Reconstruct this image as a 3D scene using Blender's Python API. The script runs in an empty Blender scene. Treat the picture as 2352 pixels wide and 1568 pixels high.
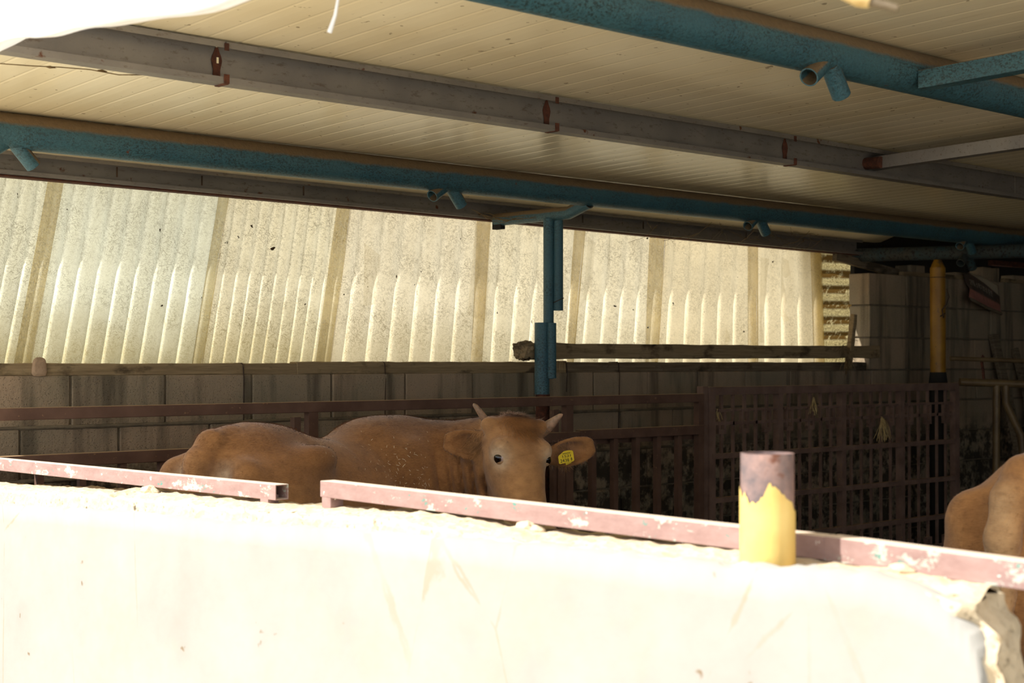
import bpy, bmesh, math, random
import numpy as np
from mathutils import Vector, Matrix, noise

random.seed(7); np.random.seed(7)
scene = bpy.context.scene
C = scene.collection

# ------------------------------------------------------------------ camera
# world axes: x runs along the back wall, y runs away towards the back wall, z up
F_PX, CX, CY, HOR = 3400.0, 1176.0, 784.0, 832.0
EYE = 1.48
ANG = math.radians(48.4)
WX, WZ = math.sin(ANG), math.cos(ANG)            # back-wall direction: (right, forward)
RIGHT = Vector((WX, -WZ, 0)); FWD = Vector((WZ, WX, 0))
cam_d = bpy.data.cameras.new('camera'); cam = bpy.data.objects.new('camera', cam_d); C.objects.link(cam)
cam.location = (0, 0, EYE)
pitch = math.atan((HOR - CY) / F_PX)
look = (FWD * math.cos(pitch) + Vector((0, 0, 1)) * math.sin(pitch))
cam.rotation_euler = look.to_track_quat('-Z', 'Y').to_euler()
cam_d.sensor_width = 36.0; cam_d.lens = 36.0 * F_PX / 2352.0
cam_d.clip_start = 0.05; cam_d.clip_end = 200
cam_d.dof.use_dof = True; cam_d.dof.focus_distance = 5.2; cam_d.dof.aperture_fstop = 5.6
scene.camera = cam

# ------------------------------------------------------------------ light
SUN_DIR = Vector((-1.0, 0.45, 1.05)).normalized()      # towards the sun
world = bpy.data.worlds.new('sky'); scene.world = world; world.use_nodes = True
bg = world.node_tree.nodes['Background']
bg.inputs[0].default_value = (0.84, 0.92, 1.0, 1); bg.inputs[1].default_value = 1.2
sd = bpy.data.lights.new('sun', 'SUN'); sun = bpy.data.objects.new('sun', sd); C.objects.link(sun)
sd.energy = 7.0; sd.color = (1.0, 0.965, 0.89); sd.angle = math.radians(0.6)
sun.rotation_euler = SUN_DIR.to_track_quat('Z', 'Y').to_euler(); sun.location = (-8, 6, 10)
vs = scene.view_settings
vs.view_transform = 'Standard'; vs.look = 'None'; vs.exposure = 0.45; vs.gamma = 1.0; vs.use_curve_mapping = False

# ------------------------------------------------------------------ pixel helpers
def ray(px, py):
    r = (px - CX) / F_PX
    v = (CY - py) / F_PX
    up = Vector((0, 0, 1)) * math.cos(pitch) - FWD * math.sin(pitch)
    return look + RIGHT * r + up * v
ORG = Vector((0, 0, EYE))
def on_n(px, py, n):
    d = ray(px, py); t = n / d.y; return ORG + d * t
def on_w(px, py, w):
    d = ray(px, py); t = w / d.x; return ORG + d * t
def on_Z(px, py, Z):
    d = ray(px, py); t = Z / d.dot(FWD); return ORG + d * t
def w_at(px, n):
    return on_n(px, HOR, n).x
def cg(X, Z, z):                      # camera-ground coordinates -> world
    return RIGHT * X + FWD * Z + Vector((0, 0, z))

# ------------------------------------------------------------------ mesh helpers
class MB:
    def __init__(self): self.v = []; self.f = []; self.uv = None
    def add(self, vs_, fs_):
        o = len(self.v); self.v += [tuple(p) for p in vs_]; self.f += [tuple(i + o for i in f) for f in fs_]; return self
    def box(self, c, s, rot=None, taper=1.0):
        x, y, z = s[0] / 2, s[1] / 2, s[2] / 2
        vs_ = []
        for k in (-1, 1):
            t = taper if k > 0 else 1.0
            for (i, j) in ((-1, -1), (1, -1), (1, 1), (-1, 1)):
                p = Vector((i * x * t, j * y * t, k * z))
                if rot is not None: p = rot @ p
                vs_.append(p + Vector(c))
        return self.add(vs_, [(0, 3, 2, 1), (4, 5, 6, 7), (0, 1, 5, 4), (1, 2, 6, 5), (2, 3, 7, 6), (3, 0, 4, 7)])
    def beam(self, p0, p1, sy, sz, up=Vector((0, 0, 1)), segs=1, jit=0.0, seed=0):
        p0 = Vector(p0); p1 = Vector(p1); d = (p1 - p0).normalized()
        side = d.cross(up).normalized(); u = side.cross(d).normalized()
        rnd = random.Random(seed); rings = []
        for i in range(segs + 1):
            t = i / segs; c = p0.lerp(p1, t)
            ring = []
            for (a, b) in ((-1, -1), (1, -1), (1, 1), (-1, 1)):
                q = c + side * (a * sy / 2) + u * (b * sz / 2)
                if jit: q += Vector([rnd.uniform(-jit, jit) for _ in range(3)])
                ring.append(q)
            rings.append(ring)
        vs_ = [q for r in rings for q in r]; fs_ = [(3, 2, 1, 0)]
        for i in range(segs):
            for k in range(4):
                a = i * 4 + k; b = i * 4 + (k + 1) % 4; fs_.append((a, b, b + 4, a + 4))
        n = segs * 4; fs_.append((n, n + 1, n + 2, n + 3))
        return self.add(vs_, fs_)
    def tube(self, pts, r, n=16, caps=True, hollow=0.0):
        pts = [Vector(p) for p in pts]; m = len(pts)
        rr = r if isinstance(r, (list, tuple)) else [r] * m
        vs_ = []; prev = None
        for i, p in enumerate(pts):
            d = (pts[min(i + 1, m - 1)] - pts[max(i - 1, 0)]).normalized()
            if prev is None:
                ref = Vector((0, 0, 1)) if abs(d.z) < .9 else Vector((1, 0, 0))
                a = d.cross(ref).normalized()
            else:
                a = (prev - d * prev.dot(d)).normalized()
            prev = a; b = d.cross(a)
            for k in range(n):
                t = 2 * math.pi * k / n
                vs_.append(p + (a * math.cos(t) + b * math.sin(t)) * rr[i])
        fs_ = []
        for i in range(m - 1):
            for k in range(n):
                fs_.append((i * n + k, i * n + (k + 1) % n, (i + 1) * n + (k + 1) % n, (i + 1) * n + k))
        if hollow:
            o = self.add(vs_, fs_)
            inner = []
            for q, p in zip(vs_, [p for p in pts for _ in range(n)]):
                inner.append(p + (Vector(q) - p) * (1 - hollow))
            base = len(self.v); self.add(inner, [tuple(reversed(f)) for f in fs_])
            for i0 in (0, (m - 1) * n):
                ro = [vs_[i0 + k] for k in range(n)]; ri = [inner[i0 + k] for k in range(n)]
                fr = [(k, n + k, n + (k + 1) % n, (k + 1) % n) for k in range(n)]
                self.add(ro + ri, fr if i0 == 0 else [tuple(reversed(f)) for f in fr])
            return self
        if caps:
            q = len(vs_); vs_ += vs_[:n] + vs_[(m - 1) * n:m * n]
            fs_.append(tuple(reversed(range(q, q + n)))); fs_.append(tuple(q + n + k for k in range(n)))
        return self.add(vs_, fs_)
    def profile(self, prof, path):        # closed 2D profile (y,z) swept along x stations [(x,dy,dz)]
        n = len(prof); vs_ = []; fs_ = []
        for (x, dy, dz) in path:
            vs_ += [(x, y + dy, z + dz) for (y, z) in prof]
        for i in range(len(path) - 1):
            for k in range(n):
                fs_.append((i * n + k, (i + 1) * n + k, (i + 1) * n + (k + 1) % n, i * n + (k + 1) % n))
        fs_.append(tuple(range(n))); fs_.append(tuple(reversed([(len(path) - 1) * n + k for k in range(n)])))
        return self.add(vs_, fs_)
    def grid(self, P):                    # P[i][j]
        a, b = len(P), len(P[0])
        vs_ = [p for row in P for p in row]
        fs_ = [(i * b + j, (i + 1) * b + j, (i + 1) * b + j + 1, i * b + j + 1) for i in range(a - 1) for j in range(b - 1)]
        return self.add(vs_, fs_)
    def mesh(self, name, smooth=False):
        me = bpy.data.meshes.new(name); me.from_pydata(self.v, [], self.f); me.update()
        if smooth:
            me.polygons.foreach_set('use_smooth', [True] * len(me.polygons))
        return me

def link(name, me, mat, parent=None, kind=None, label=None):
    o = bpy.data.objects.new(name, me); C.objects.link(o)
    if mat is not None and len(me.materials) == 0: me.materials.append(mat)
    if parent is not None:
        o.parent = parent; o.matrix_parent_inverse = Matrix.Translation(-Vector(ROOTLOC.get(parent.name, (0, 0, 0))))
    if kind: o['kind'] = kind
    if label: o['label'] = label
    return o
ROOTLOC = {}
def part(name, mb, mat, parent, smooth=False, kind=None, label=None):
    return link(name, mb.mesh(name, smooth), mat, parent, kind, label)
def thing(name, label, cat, loc=(0, 0, 0), group=None):
    o = bpy.data.objects.new(name, None); C.objects.link(o); o.location = loc
    o.empty_display_size = 0.1
    ROOTLOC[o.name] = tuple(loc)
    o['label'] = label; o['category'] = cat
    if group: o['group'] = group
    return o
def solo(name, mb, mat, label, cat, smooth=False, group=None, kind=None):
    o = part(name, mb, mat, None, smooth, kind); o['label'] = label; o['category'] = cat
    if group: o['group'] = group
    return o
def struct(name, mb, mat, smooth=False, label=None):
    return part(name, mb, mat, None, smooth, 'structure', label)
def bevel(o, w, segs=2):
    m = o.modifiers.new('bevel', 'BEVEL'); m.width = w; m.segments = segs; m.limit_method = 'ANGLE'; return o

# ------------------------------------------------------------------ materials
def srgb(r, g, b):
    f = lambda c: ((c / 255) / 12.92 if c / 255 <= 0.04045 else ((c / 255 + 0.055) / 1.055) ** 2.4)
    return (f(r), f(g), f(b), 1)
class NT:
    def __init__(self, name):
        self.m = bpy.data.materials.new(name); self.m.use_nodes = True
        self.t = self.m.node_tree; self.n = self.t.nodes; self.bsdf = self.n['Principled BSDF']; self.out = self.n['Material Output']
    def node(self, typ, **kw):
        nd = self.n.new(typ)
        for k, v in kw.items(): setattr(nd, k, v)
        return nd
    def lk(self, a, b): self.t.links.new(a, b)
    def geo_pos(self): return self.node('ShaderNodeNewGeometry').outputs['Position']
    def obj(self): return self.node('ShaderNodeTexCoord').outputs['Object']
    def mapping(self, src, scale=(1, 1, 1), rot=(0, 0, 0), loc=(0, 0, 0)):
        m = self.node('ShaderNodeMapping'); self.lk(src, m.inputs[0])
        m.inputs['Scale'].default_value = scale; m.inputs['Rotation'].default_value = rot; m.inputs['Location'].default_value = loc
        return m.outputs[0]
    def noise(self, vec, scale=5, detail=4, rough=.55, dist=0.0):
        n = self.node('ShaderNodeTexNoise'); self.lk(vec, n.inputs['Vector'])
        n.inputs['Scale'].default_value = scale; n.inputs['Detail'].default_value = detail
        n.inputs['Roughness'].default_value = rough; n.inputs['Distortion'].default_value = dist
        return n.outputs['Fac']
    def voro(self, vec, scale=5, feature='F1', rnd=1.0):
        n = self.node('ShaderNodeTexVoronoi', feature=feature); self.lk(vec, n.inputs['Vector']); n.inputs['Scale'].default_value = scale
        n.inputs['Randomness'].default_value = rnd
        return n.outputs['Distance']
    def ramp(self, fac, lo, hi, a=0.0, b=1.0):
        n = self.node('ShaderNodeMapRange'); n.clamp = True; self.lk(fac, n.inputs[0])
        n.inputs[1].default_value = lo; n.inputs[2].default_value = hi; n.inputs[3].default_value = a; n.inputs[4].default_value = b
        return n.outputs[0]
    def math(self, op, a, b=None):
        n = self.node('ShaderNodeMath', operation=op)
        for i, s in enumerate((a, b)):
            if s is None: continue
            if isinstance(s, (int, float)): n.inputs[i].default_value = s
            else: self.lk(s, n.inputs[i])
        return n.outputs[0]
    def mix(self, fac, a, b):
        n = self.node('ShaderNodeMix', data_type='RGBA')
        for idx, s in ((0, fac), (6, a), (7, b)):
            if isinstance(s, (int, float)): n.inputs[idx].default_value = s
            elif isinstance(s, tuple): n.inputs[idx].default_value = s
            else: self.lk(s, n.inputs[idx])
        return n.outputs[2]
    def sep(self, vec):
        n = self.node('ShaderNodeSeparateXYZ'); self.lk(vec, n.inputs[0]); return n.outputs
    def bump(self, h, strength=.3, dist=.01):
        n = self.node('ShaderNodeBump'); n.inputs['Strength'].default_value = strength; n.inputs['Distance'].default_value = dist
        self.lk(h, n.inputs['Height']); self.lk(n.outputs[0], self.bsdf.inputs['Normal']); return n.outputs[0]
    def fin(self, col, rough=.7, metal=0.0, spec=.4):
        if isinstance(col, tuple): self.bsdf.inputs['Base Color'].default_value = col
        else: self.lk(col, self.bsdf.inputs['Base Color'])
        if isinstance(rough, (int, float)): self.bsdf.inputs['Roughness'].default_value = rough
        else: self.lk(rough, self.bsdf.inputs['Roughness'])
        self.bsdf.inputs['Metallic'].default_value = metal
        self.bsdf.inputs['Specular IOR Level'].default_value = spec
        return self.m

def m_simple(name, c1, c2, scale=8, rough=.7, bump=.2, spots=None, detail=6, stretch=(1, 1, 1)):
    t = NT(name); p = t.mapping(t.geo_pos(), stretch)
    col = t.mix(t.ramp(t.noise(p, scale, detail, .65), .35, .68), c1, c2)
    if spots is not None:
        sc, thr, c3 = spots
        col = t.mix(t.ramp(t.noise(t.geo_pos(), sc, 3, .6), thr, thr + .05), col, c3)
    t.bump(t.noise(t.geo_pos(), scale * 6, 4), bump, .004)
    return t.fin(col, rough)

def m_block():
    t = NT('concrete_block'); p = t.geo_pos()
    rnd = t.node('ShaderNodeObjectInfo').outputs['Random']
    base = t.mix(t.ramp(t.noise(p, 3.2, 4, .6), .38, .62), srgb(142, 128, 106), srgb(162, 140, 116))
    base = t.mix(t.math('MULTIPLY', rnd, .45), base, srgb(132, 124, 106))
    # vertical dirt runs from the top of the wall
    run = t.noise(t.mapping(p, (4.2, 4.2, .35)), 2.4, 4, .55)
    base = t.mix(t.ramp(run, .50, .66, 0, .60), base, srgb(44, 41, 34))
    # lime blotches low down on the wall
    z = t.sep(p)[2]
    blot = t.math('MULTIPLY', t.ramp(t.noise(p, 16, 6, .75), .52, .62), t.ramp(z, 1.12, .95))
    base = t.mix(t.math('MULTIPLY', blot, .55), base, srgb(150, 140, 122))
    mould = t.math('MULTIPLY', t.ramp(t.noise(p, 9, 5, .7), .42, .54), t.ramp(z, 1.16, 1.0))
    base = t.mix(t.math('MULTIPLY', mould, .85), base, srgb(36, 31, 26))
    pits = t.voro(p, 130); pit = t.ramp(pits, .10, .30)
    pn = t.math('MAXIMUM', t.ramp(t.noise(p, 34, 5, .75), .60, .50), .25)
    hole = t.math('MULTIPLY', t.math('SUBTRACT', 1.0, pit), t.math('SUBTRACT', 1.25, pn))
    base = t.mix(t.math('MULTIPLY', hole, .62), base, srgb(46, 40, 34))
    t.bump(t.math('ADD', t.math('MULTIPLY', pit, .6), t.noise(p, 90, 3)), .55, .006)
    return t.fin(base, .95, spec=.15)

def m_teal():
    t = NT('teal_paint'); p = t.geo_pos()
    nz = t.sep(t.node('ShaderNodeNewGeometry').outputs['Normal'])[2]
    base = t.mix(t.ramp(t.noise(p, 5, 4), .35, .65), srgb(52, 90, 104), srgb(62, 98, 108))
    speck = t.ramp(t.noise(t.mapping(p, (1.2, 1.2, 2)), 85, 5, .8), .49, .57)
    speckm = t.ramp(t.noise(p, 4.5, 4), .30, .55, .15, 1)
    base = t.mix(t.math('MULTIPLY', t.math('MULTIPLY', speck, speckm), .85), base, srgb(38, 50, 50))
    rust = t.ramp(t.noise(p, 11, 5, .7), .69, .72)
    base = t.mix(rust, base, srgb(92, 52, 34))
    dn = t.math('ADD', nz, t.math('MULTIPLY', t.noise(p, 9, 5), .35))
    dust = t.ramp(dn, .30, .50)
    dcol = t.mix(t.noise(p, 60, 4), srgb(98, 82, 60), srgb(124, 102, 74))
    base = t.mix(dust, base, dcol)
    t.bump(t.noise(p, 90, 5, .7), .6, .006)
    return t.fin(base, t.ramp(dust, 0, 1, .42, .95))

def m_galv():
    t = NT('galvanised_steel'); p = t.geo_pos()
    base = t.mix(t.ramp(t.noise(p, 6, 5), .3, .7), srgb(126, 121, 118), srgb(144, 138, 132))
    base = t.mix(t.ramp(t.noise(t.mapping(p, (1, 3, 3)), 26, 5, .75), .56, .66, 0, .55), base, srgb(92, 72, 56))
    base = t.mix(t.ramp(t.noise(p, 14, 4), .68, .72), base, srgb(98, 58, 38))
    t.bump(t.noise(p, 60, 3), .12, .003)
    return t.fin(base, .45, .55)

def m_rust(name='rust', a=(96, 54, 36), b=(58, 34, 26)):
    t = NT(name); p = t.geo_pos()
    base = t.mix(t.ramp(t.noise(p, 40, 5, .7), .35, .65), srgb(*a), srgb(*b))
    t.bump(t.noise(p, 120, 4), .5, .004)
    return t.fin(base, .9)

def m_panel():
    t = NT('cream_roof_panel'); p = t.geo_pos()
    base = t.mix(t.ramp(t.noise(t.mapping(p, (1.5, .5, 1)), 2.0, 4), .3, .7), srgb(238, 226, 196), srgb(230, 214, 178))
    # dusty lines along the seams and fly specks
    fly = t.ramp(t.noise(p, 34, 2.5, .5), .70, .72)
    base = t.mix(t.math('MULTIPLY', fly, .6), base, srgb(92, 66, 40))
    dirt = t.ramp(t.noise(t.mapping(p, (9, 1.2, 1)), 3, 5, .7), .60, .74, 0, .35)
    base = t.mix(dirt, base, srgb(176, 146, 100))
    t.bump(t.noise(t.mapping(p, (6, 1, 1)), 3, 3), .04, .01)
    return t.fin(base, .24, spec=.5)

def m_sheet(name, tint, dirty, warm=.5, clear=0.0, moss=0.0):
    """translucent glass-fibre sheet: diffuse + translucent with fibres and dirt"""
    t = NT(name); p = t.geo_pos()
    uvn = t.node('ShaderNodeUVMap'); uvn.uv_map = 'UVMap'; uv = uvn.outputs[0]; su = t.sep(uv)
    warp = t.node('ShaderNodeVectorMath', operation='ADD'); t.lk(p, warp.inputs[0])
    nz = t.node('ShaderNodeTexNoise'); t.lk(p, nz.inputs['Vector']); nz.inputs['Scale'].default_value = 22; nz.inputs['Detail'].default_value = 3
    sc = t.node('ShaderNodeVectorMath', operation='SCALE'); t.lk(nz.outputs['Color'], sc.inputs[0]); sc.inputs['Scale'].default_value = .012
    t.lk(sc.outputs[0], warp.inputs[1])
    fib = None
    for q, an in enumerate((.25, .85, 1.45, 2.1, 2.75)):
        rp_ = t.mapping(warp.outputs[0], (1, 1, 1), (0, an, 0), (q * 3.7, 0, q * 1.3))
        st = t.ramp(t.noise(t.mapping(rp_, (430, 60, 46)), 1.0, 1.5, .5), .61, .66, 1, 0)
        fib = st if fib is None else t.math('MINIMUM', fib, st)
    fmask = t.ramp(t.noise(p, 7, 4, .6), .34 , .60, .25, 1)
    # each corrugation keeps dirt on one flank
    ph = t.math('FRACT', su[0])
    val = t.math('ABSOLUTE', t.math('SUBTRACT', ph, .62))
    valley = t.ramp(val, .20, .04)
    dn = t.noise(t.mapping(p, (2.2, 2.2, .7)), 4, 5, .7)
    dmask = t.math('MULTIPLY', t.math('ADD', t.math('MULTIPLY', valley, .55), .18), t.ramp(dn, .36, .62))
    fibd = t.math('MULTIPLY', t.math('SUBTRACT', 1.0, fib), t.math('MAXIMUM', fmask, t.math('MULTIPLY', valley, .8)))
    tint = tuple(c * .95 for c in tint[:3]) + (1,)
    col = t.mix(t.ramp(t.noise(p, 2.3, 3), .35, .65), tint, tuple(c * .90 for c in tint[:3]) + (1,))
    col = t.mix(t.math('MULTIPLY', fibd, .58 * dirty), col, srgb(84, 70, 38))
    col = t.mix(t.math('MULTIPLY', t.ramp(t.noise(p, 130, 3, .8), .5, .62), t.math('MULTIPLY', dmask, .9 * dirty)), col, srgb(64, 54, 34))
    col = t.mix(t.math('MULTIPLY', dmask, .35 * dirty), col, srgb(120, 104, 66))
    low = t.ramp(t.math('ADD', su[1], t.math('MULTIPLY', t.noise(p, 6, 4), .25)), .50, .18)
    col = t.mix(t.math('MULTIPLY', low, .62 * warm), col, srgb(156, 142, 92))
    if moss:
        band = t.ramp(t.math('ABSOLUTE', t.math('SUBTRACT', ph, .5)), .34, .20)
        mn = t.ramp(t.noise(t.mapping(p, (3, 3, 1)), 9, 5, .75), .28, .48)
        col = t.mix(t.math('MULTIPLY', t.math('MULTIPLY', band, mn), .98 * moss), col, srgb(66, 44, 12))
        col = t.mix(t.math('MULTIPLY', t.ramp(t.noise(p, 120, 4, .8), .46, .58), .65 * moss), col, srgb(66, 56, 30))
    blob = t.ramp(t.noise(p, 20, 3, .5), .725, .74)
    col = t.mix(blob, col, srgb(40, 30, 20))
    dif = t.node('ShaderNodeBsdfDiffuse'); tra = t.node('ShaderNodeBsdfTranslucent'); mx = t.node('ShaderNodeMixShader')
    t.lk(col, dif.inputs[0])
    vm = t.node('ShaderNodeVectorMath', operation='MULTIPLY'); t.lk(col, vm.inputs[0]); vm.inputs[1].default_value = (1.0, .96, .86); t.lk(vm.outputs[0], tra.inputs[0])
    mx.inputs[0].default_value = .72
    t.lk(dif.outputs[0], mx.inputs[1]); t.lk(tra.outputs[0], mx.inputs[2])
    if clear:
        tp = t.node('ShaderNodeBsdfTransparent'); m2 = t.node('ShaderNodeMixShader'); m2.inputs[0].default_value = clear
        t.lk(mx.outputs[0], m2.inputs[1]); t.lk(tp.outputs[0], m2.inputs[2]); t.lk(m2.outputs[0], t.out.inputs[0])
    else: t.lk(mx.outputs[0], t.out.inputs[0])
    return t.m

def m_wood(name, a, b):
    t = NT(name); p = t.geo_pos()
    g = t.noise(t.mapping(p, (1.2, 14, 26)), 3, 5, .7, .3)
    base = t.mix(t.ramp(g, .3, .7), srgb(*a), srgb(*b))
    st = t.noise(t.mapping(p, (1.5, 3, 3)), 2.6, 5, .65)
    base = t.mix(t.ramp(st, .54, .64, 0, .7), base, srgb(46, 36, 26))
    knot = t.ramp(t.noise(p, 9, 2), .70, .74); base = t.mix(knot, base, srgb(44, 32, 22))
    t.bump(g, .5, .006)
    return t.fin(base, .9, spec=.2)

def m_rail_brown(name='brown_rail_paint', c=(104, 78, 64), c2=(86, 62, 50)):
    t = NT(name); p = t.geo_pos()
    base = t.mix(t.ramp(t.noise(p, 9, 5), .35, .65), srgb(*c), srgb(*c2))
    nz = t.sep(t.node('ShaderNodeNewGeometry').outputs['Normal'])[2]
    base = t.mix(t.ramp(t.math('ADD', nz, t.math('MULTIPLY', t.noise(p, 12, 3), .3)), .75, .95, 0, .85), base, srgb(150, 122, 88))
    base = t.mix(t.ramp(t.noise(p, 60, 3), .66, .72), base, srgb(126, 96, 70))
    t.bump(t.noise(p, 80, 3), .2, .003)
    return t.fin(base, .75)

def m_front_rail():
    t = NT('faded_maroon_rail_paint'); p = t.geo_pos()
    base = t.mix(t.ramp(t.noise(t.mapping(p, (1, 1.0, 2.5)), 16, 6, .7), .3, .7), srgb(156, 128, 122), srgb(132, 104, 98))
    base = t.mix(t.ramp(t.noise(t.mapping(p, (1, 1, 2.0)), 9, 6, .8), .585, .62), base, srgb(168, 172, 160))
    base = t.mix(t.ramp(t.noise(p, 40, 3, .6), .70, .72), base, srgb(226, 222, 212))
    base = t.mix(t.ramp(t.noise(t.mapping(p, (1, 1, 2), (0, 0, 0), (3, 3, 3)), 12, 6, .8), .635, .65), base, srgb(78, 132, 120))
    nz = t.sep(t.node('ShaderNodeNewGeometry').outputs['Normal'])[2]
    base = t.mix(t.ramp(nz, .6, .95, 0, .85), base, srgb(222, 204, 184))  # upward faces painted paler: the sunlit top is put into the colour
    t.bump(t.noise(p, 90, 3), .2, .003)
    return t.fin(base, .55)

def m_plaster():
    t = NT('white_lime_plaster'); p = t.geo_pos()
    base = t.mix(t.ramp(t.noise(p, 3, 5, .6), .3, .7), srgb(154, 151, 146), srgb(142, 138, 132))
    base = t.mix(t.ramp(t.noise(p, 1.7, 5, .7), .52, .75, 0, .6), base, srgb(160, 146, 128))
    cr = t.voro(t.mapping(p, (1, 1.1, .45)), 1.9, 'DISTANCE_TO_EDGE')
    wob = t.math('ADD', cr, t.math('MULTIPLY', t.math('SUBTRACT', t.noise(p, 9, 5), .5), .05))
    crk = t.math('MULTIPLY', t.ramp(t.math('ABSOLUTE', wob), .006, .002), t.ramp(t.noise(p, 2.2, 2), .42, .55))
    base = t.mix(t.math('MULTIPLY', crk, .6), base, srgb(150, 128, 104))
    base = t.mix(t.ramp(t.noise(p, 12, 3), .72, .75), base, srgb(120, 104, 86))
    t.bump(t.noise(p, 18, 5), .25, .006)
    return t.fin(base, .9, spec=.2)

def m_core():
    t = NT('crumbling_concrete'); p = t.geo_pos()
    base = t.mix(t.ramp(t.noise(p, 14, 6, .7), .3, .7), srgb(208, 191, 164), srgb(188, 170, 143))
    v = t.voro(p, 46); base = t.mix(t.ramp(v, .18, .1), base, srgb(150, 134, 112))
    base = t.mix(t.ramp(t.noise(p, 22, 4, .6), .63, .70), base, srgb(104, 92, 76))
    t.bump(t.math('ADD', t.noise(p, 40, 6, .7), v), .6, .008)
    return t.fin(base, .95, spec=.15)

def m_yellow(name='yellow_pipe_paint', a=(226, 196, 120), b=(208, 172, 92), worn=.5):
    t = NT(name); p = t.geo_pos()
    base = t.mix(t.ramp(t.noise(p, 9, 5), .35, .7), srgb(*a), srgb(*b))
    base = t.mix(t.ramp(t.noise(t.mapping(p, (1, 1, .5)), 13, 5, .7), .58, .68, 0, worn), base, srgb(84, 66, 44))
    base = t.mix(t.ramp(t.noise(p, 40, 3), .70, .73), base, srgb(70, 50, 34))
    t.bump(t.noise(p, 60, 3), .15, .003)
    return t.fin(base, .45)

MAT = dict(
    block=m_block(), teal=m_teal(), galv=m_galv(), rust=m_rust(), panel=m_panel(),
    timber=m_wood('weathered_timber', (158, 138, 106), (118, 100, 74)),
    timber2=m_wood('grey_timber', (128, 114, 94), (88, 76, 60)),
    rail=m_rail_brown(), frail=m_front_rail(), plaster=m_plaster(), core=m_core(),
    gate=m_rail_brown('dark_gate_paint', (122, 98, 86), (98, 76, 66)),
    yellow=m_yellow(), ypost=m_yellow('dull_yellow_post_paint', (158, 114, 30), (130, 90, 20), .95),
    rack=m_yellow('grubby_ochre_pipe_paint', (112, 92, 60), (84, 66, 42), .85),
    mortar=m_simple('mortar', srgb(120, 108, 88), srgb(92, 82, 68), 14, .95, .8),
    ground=m_simple('pale_concrete_ground', srgb(205, 194, 172), srgb(182, 168, 142), 1.5, .95, .3),
    bedding=m_simple('dark_bedding', srgb(72, 54, 36), srgb(50, 38, 26), 6, 1.0, .9),
    wire=m_simple('rusty_wire', srgb(70, 52, 38), srgb(46, 36, 28), 30, .8, .1),
    steel_dark=m_simple('bare_worn_steel', srgb(150, 120, 112), srgb(92, 82, 84), 22, .5, .2, (16, .6, srgb(110, 68, 52))),
    web=m_simple('dusty_cobweb', srgb(120, 98, 64), srgb(80, 62, 40), 30, 1.0, .0),
    straw=m_simple('straw', srgb(206, 182, 128), srgb(170, 140, 86), 40, .8, .1),
    wall_far=m_simple('dark_rendered_wall', srgb(92, 84, 74), srgb(70, 62, 54), 3, .95, .4),
    black=m_simple('dark_gap', srgb(34, 30, 26), srgb(22, 20, 18), 6, .9, .1),
)
def m_tarp():
    t = NT('white_tarpaulin'); p = t.geo_pos()
    base = t.mix(t.ramp(t.noise(t.mapping(p, (1, 1, 3)), 4, 5, .6), .5, .72, 0, .5), srgb(236, 236, 238), srgb(214, 196, 172))
    dif = t.node('ShaderNodeBsdfDiffuse'); tra = t.node('ShaderNodeBsdfTranslucent'); mx = t.node('ShaderNodeMixShader')
    t.lk(base, dif.inputs[0]); t.lk(base, tra.inputs[0]); mx.inputs[0].default_value = .35
    t.lk(dif.outputs[0], mx.inputs[1]); t.lk(tra.outputs[0], mx.inputs[2]); t.lk(mx.outputs[0], t.out.inputs[0])
    return t.m
MAT['tarp'] = m_tarp()
MAT['dim_teal'] = m_simple('dim_dusty_teal_paint', srgb(40, 62, 66), srgb(66, 58, 46), 7, .8, .4, (60, .55, srgb(36, 34, 30)))  # teal darkened so the cross pipe looks less lit, with brown dust mixed in
#@@STRUCTURE
# ------------------------------------------------------------------ ground, floor
mb = MB(); mb.grid([[(x, y, 0.0) for y in (-14, -1.75, 5.52, 22)] for x in (-16, 1.9)])
g = struct('floor_outside', mb, MAT['ground'], label='pale sunlit concrete ground outside the barn')
mb = MB(); mb.grid([[(x, y, 0.0) for y in (-14, -1.75)] for x in (1.9, 26)])
struct('floor_beside', mb, MAT['ground'], label='pale open ground beside the barn')
mb = MB(); mb.grid([[(x, y, 0.0) for y in (5.52, 22)] for x in (1.9, 26)])
struct('floor_behind', mb, MAT['ground'], label='pale open ground behind the barn')
mb = MB(); mb.grid([[(1.9 + i * .3, -1.75 + j * .3, 0.004 + .012 * noise.noise((i * .7, j * .7, 0))) for j in range(25)] for i in range(33)])
struct('floor', mb, MAT['bedding'], True, label='dark trampled bedding covering the barn floor')

# ------------------------------------------------------------------ roof
def ceil_z(n): return EYE + 0.895 - 0.026 * (n - 2.42)
ceil = struct('ceiling', MB().grid([[(x, y, ceil_z(y) + .05) for y in (-1.75, 5.70)] for x in (1.42, 11.2)]), MAT['panel'], label='underside of the cream insulated panel roof')
roof_y = [-1.75, 5.70]
def panel_mesh():
    mb = MB(); prof = []
    for k in range(10):
        x = k * .1
        prof += [(x, 0), (x + .006, .0008), (x + .009, .0008), (x + .015, 0), (x + .05, -.0004)]
    prof.append((.994, 0)); prof.append((1.0, 0))
    ys = [-1.75 + i * (7.45 / 10) for i in range(11)]
    mb.grid([[(x, y, ceil_z(y) + z) for y in ys] for (x, z) in prof])
    # top skin and sides
    P = [[(0, y, ceil_z(y) + .05) for y in ys], [(.996, y, ceil_z(y) + .05) for y in ys]]
    mb.grid(P)
    return mb.mesh('roof_panel')
pm = panel_mesh()
for i in range(10):
    o = link('roof_panel', pm, MAT['panel'], ceil); o.location = (1.42 + i * 1.0 - .02, 0, .0)

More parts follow.
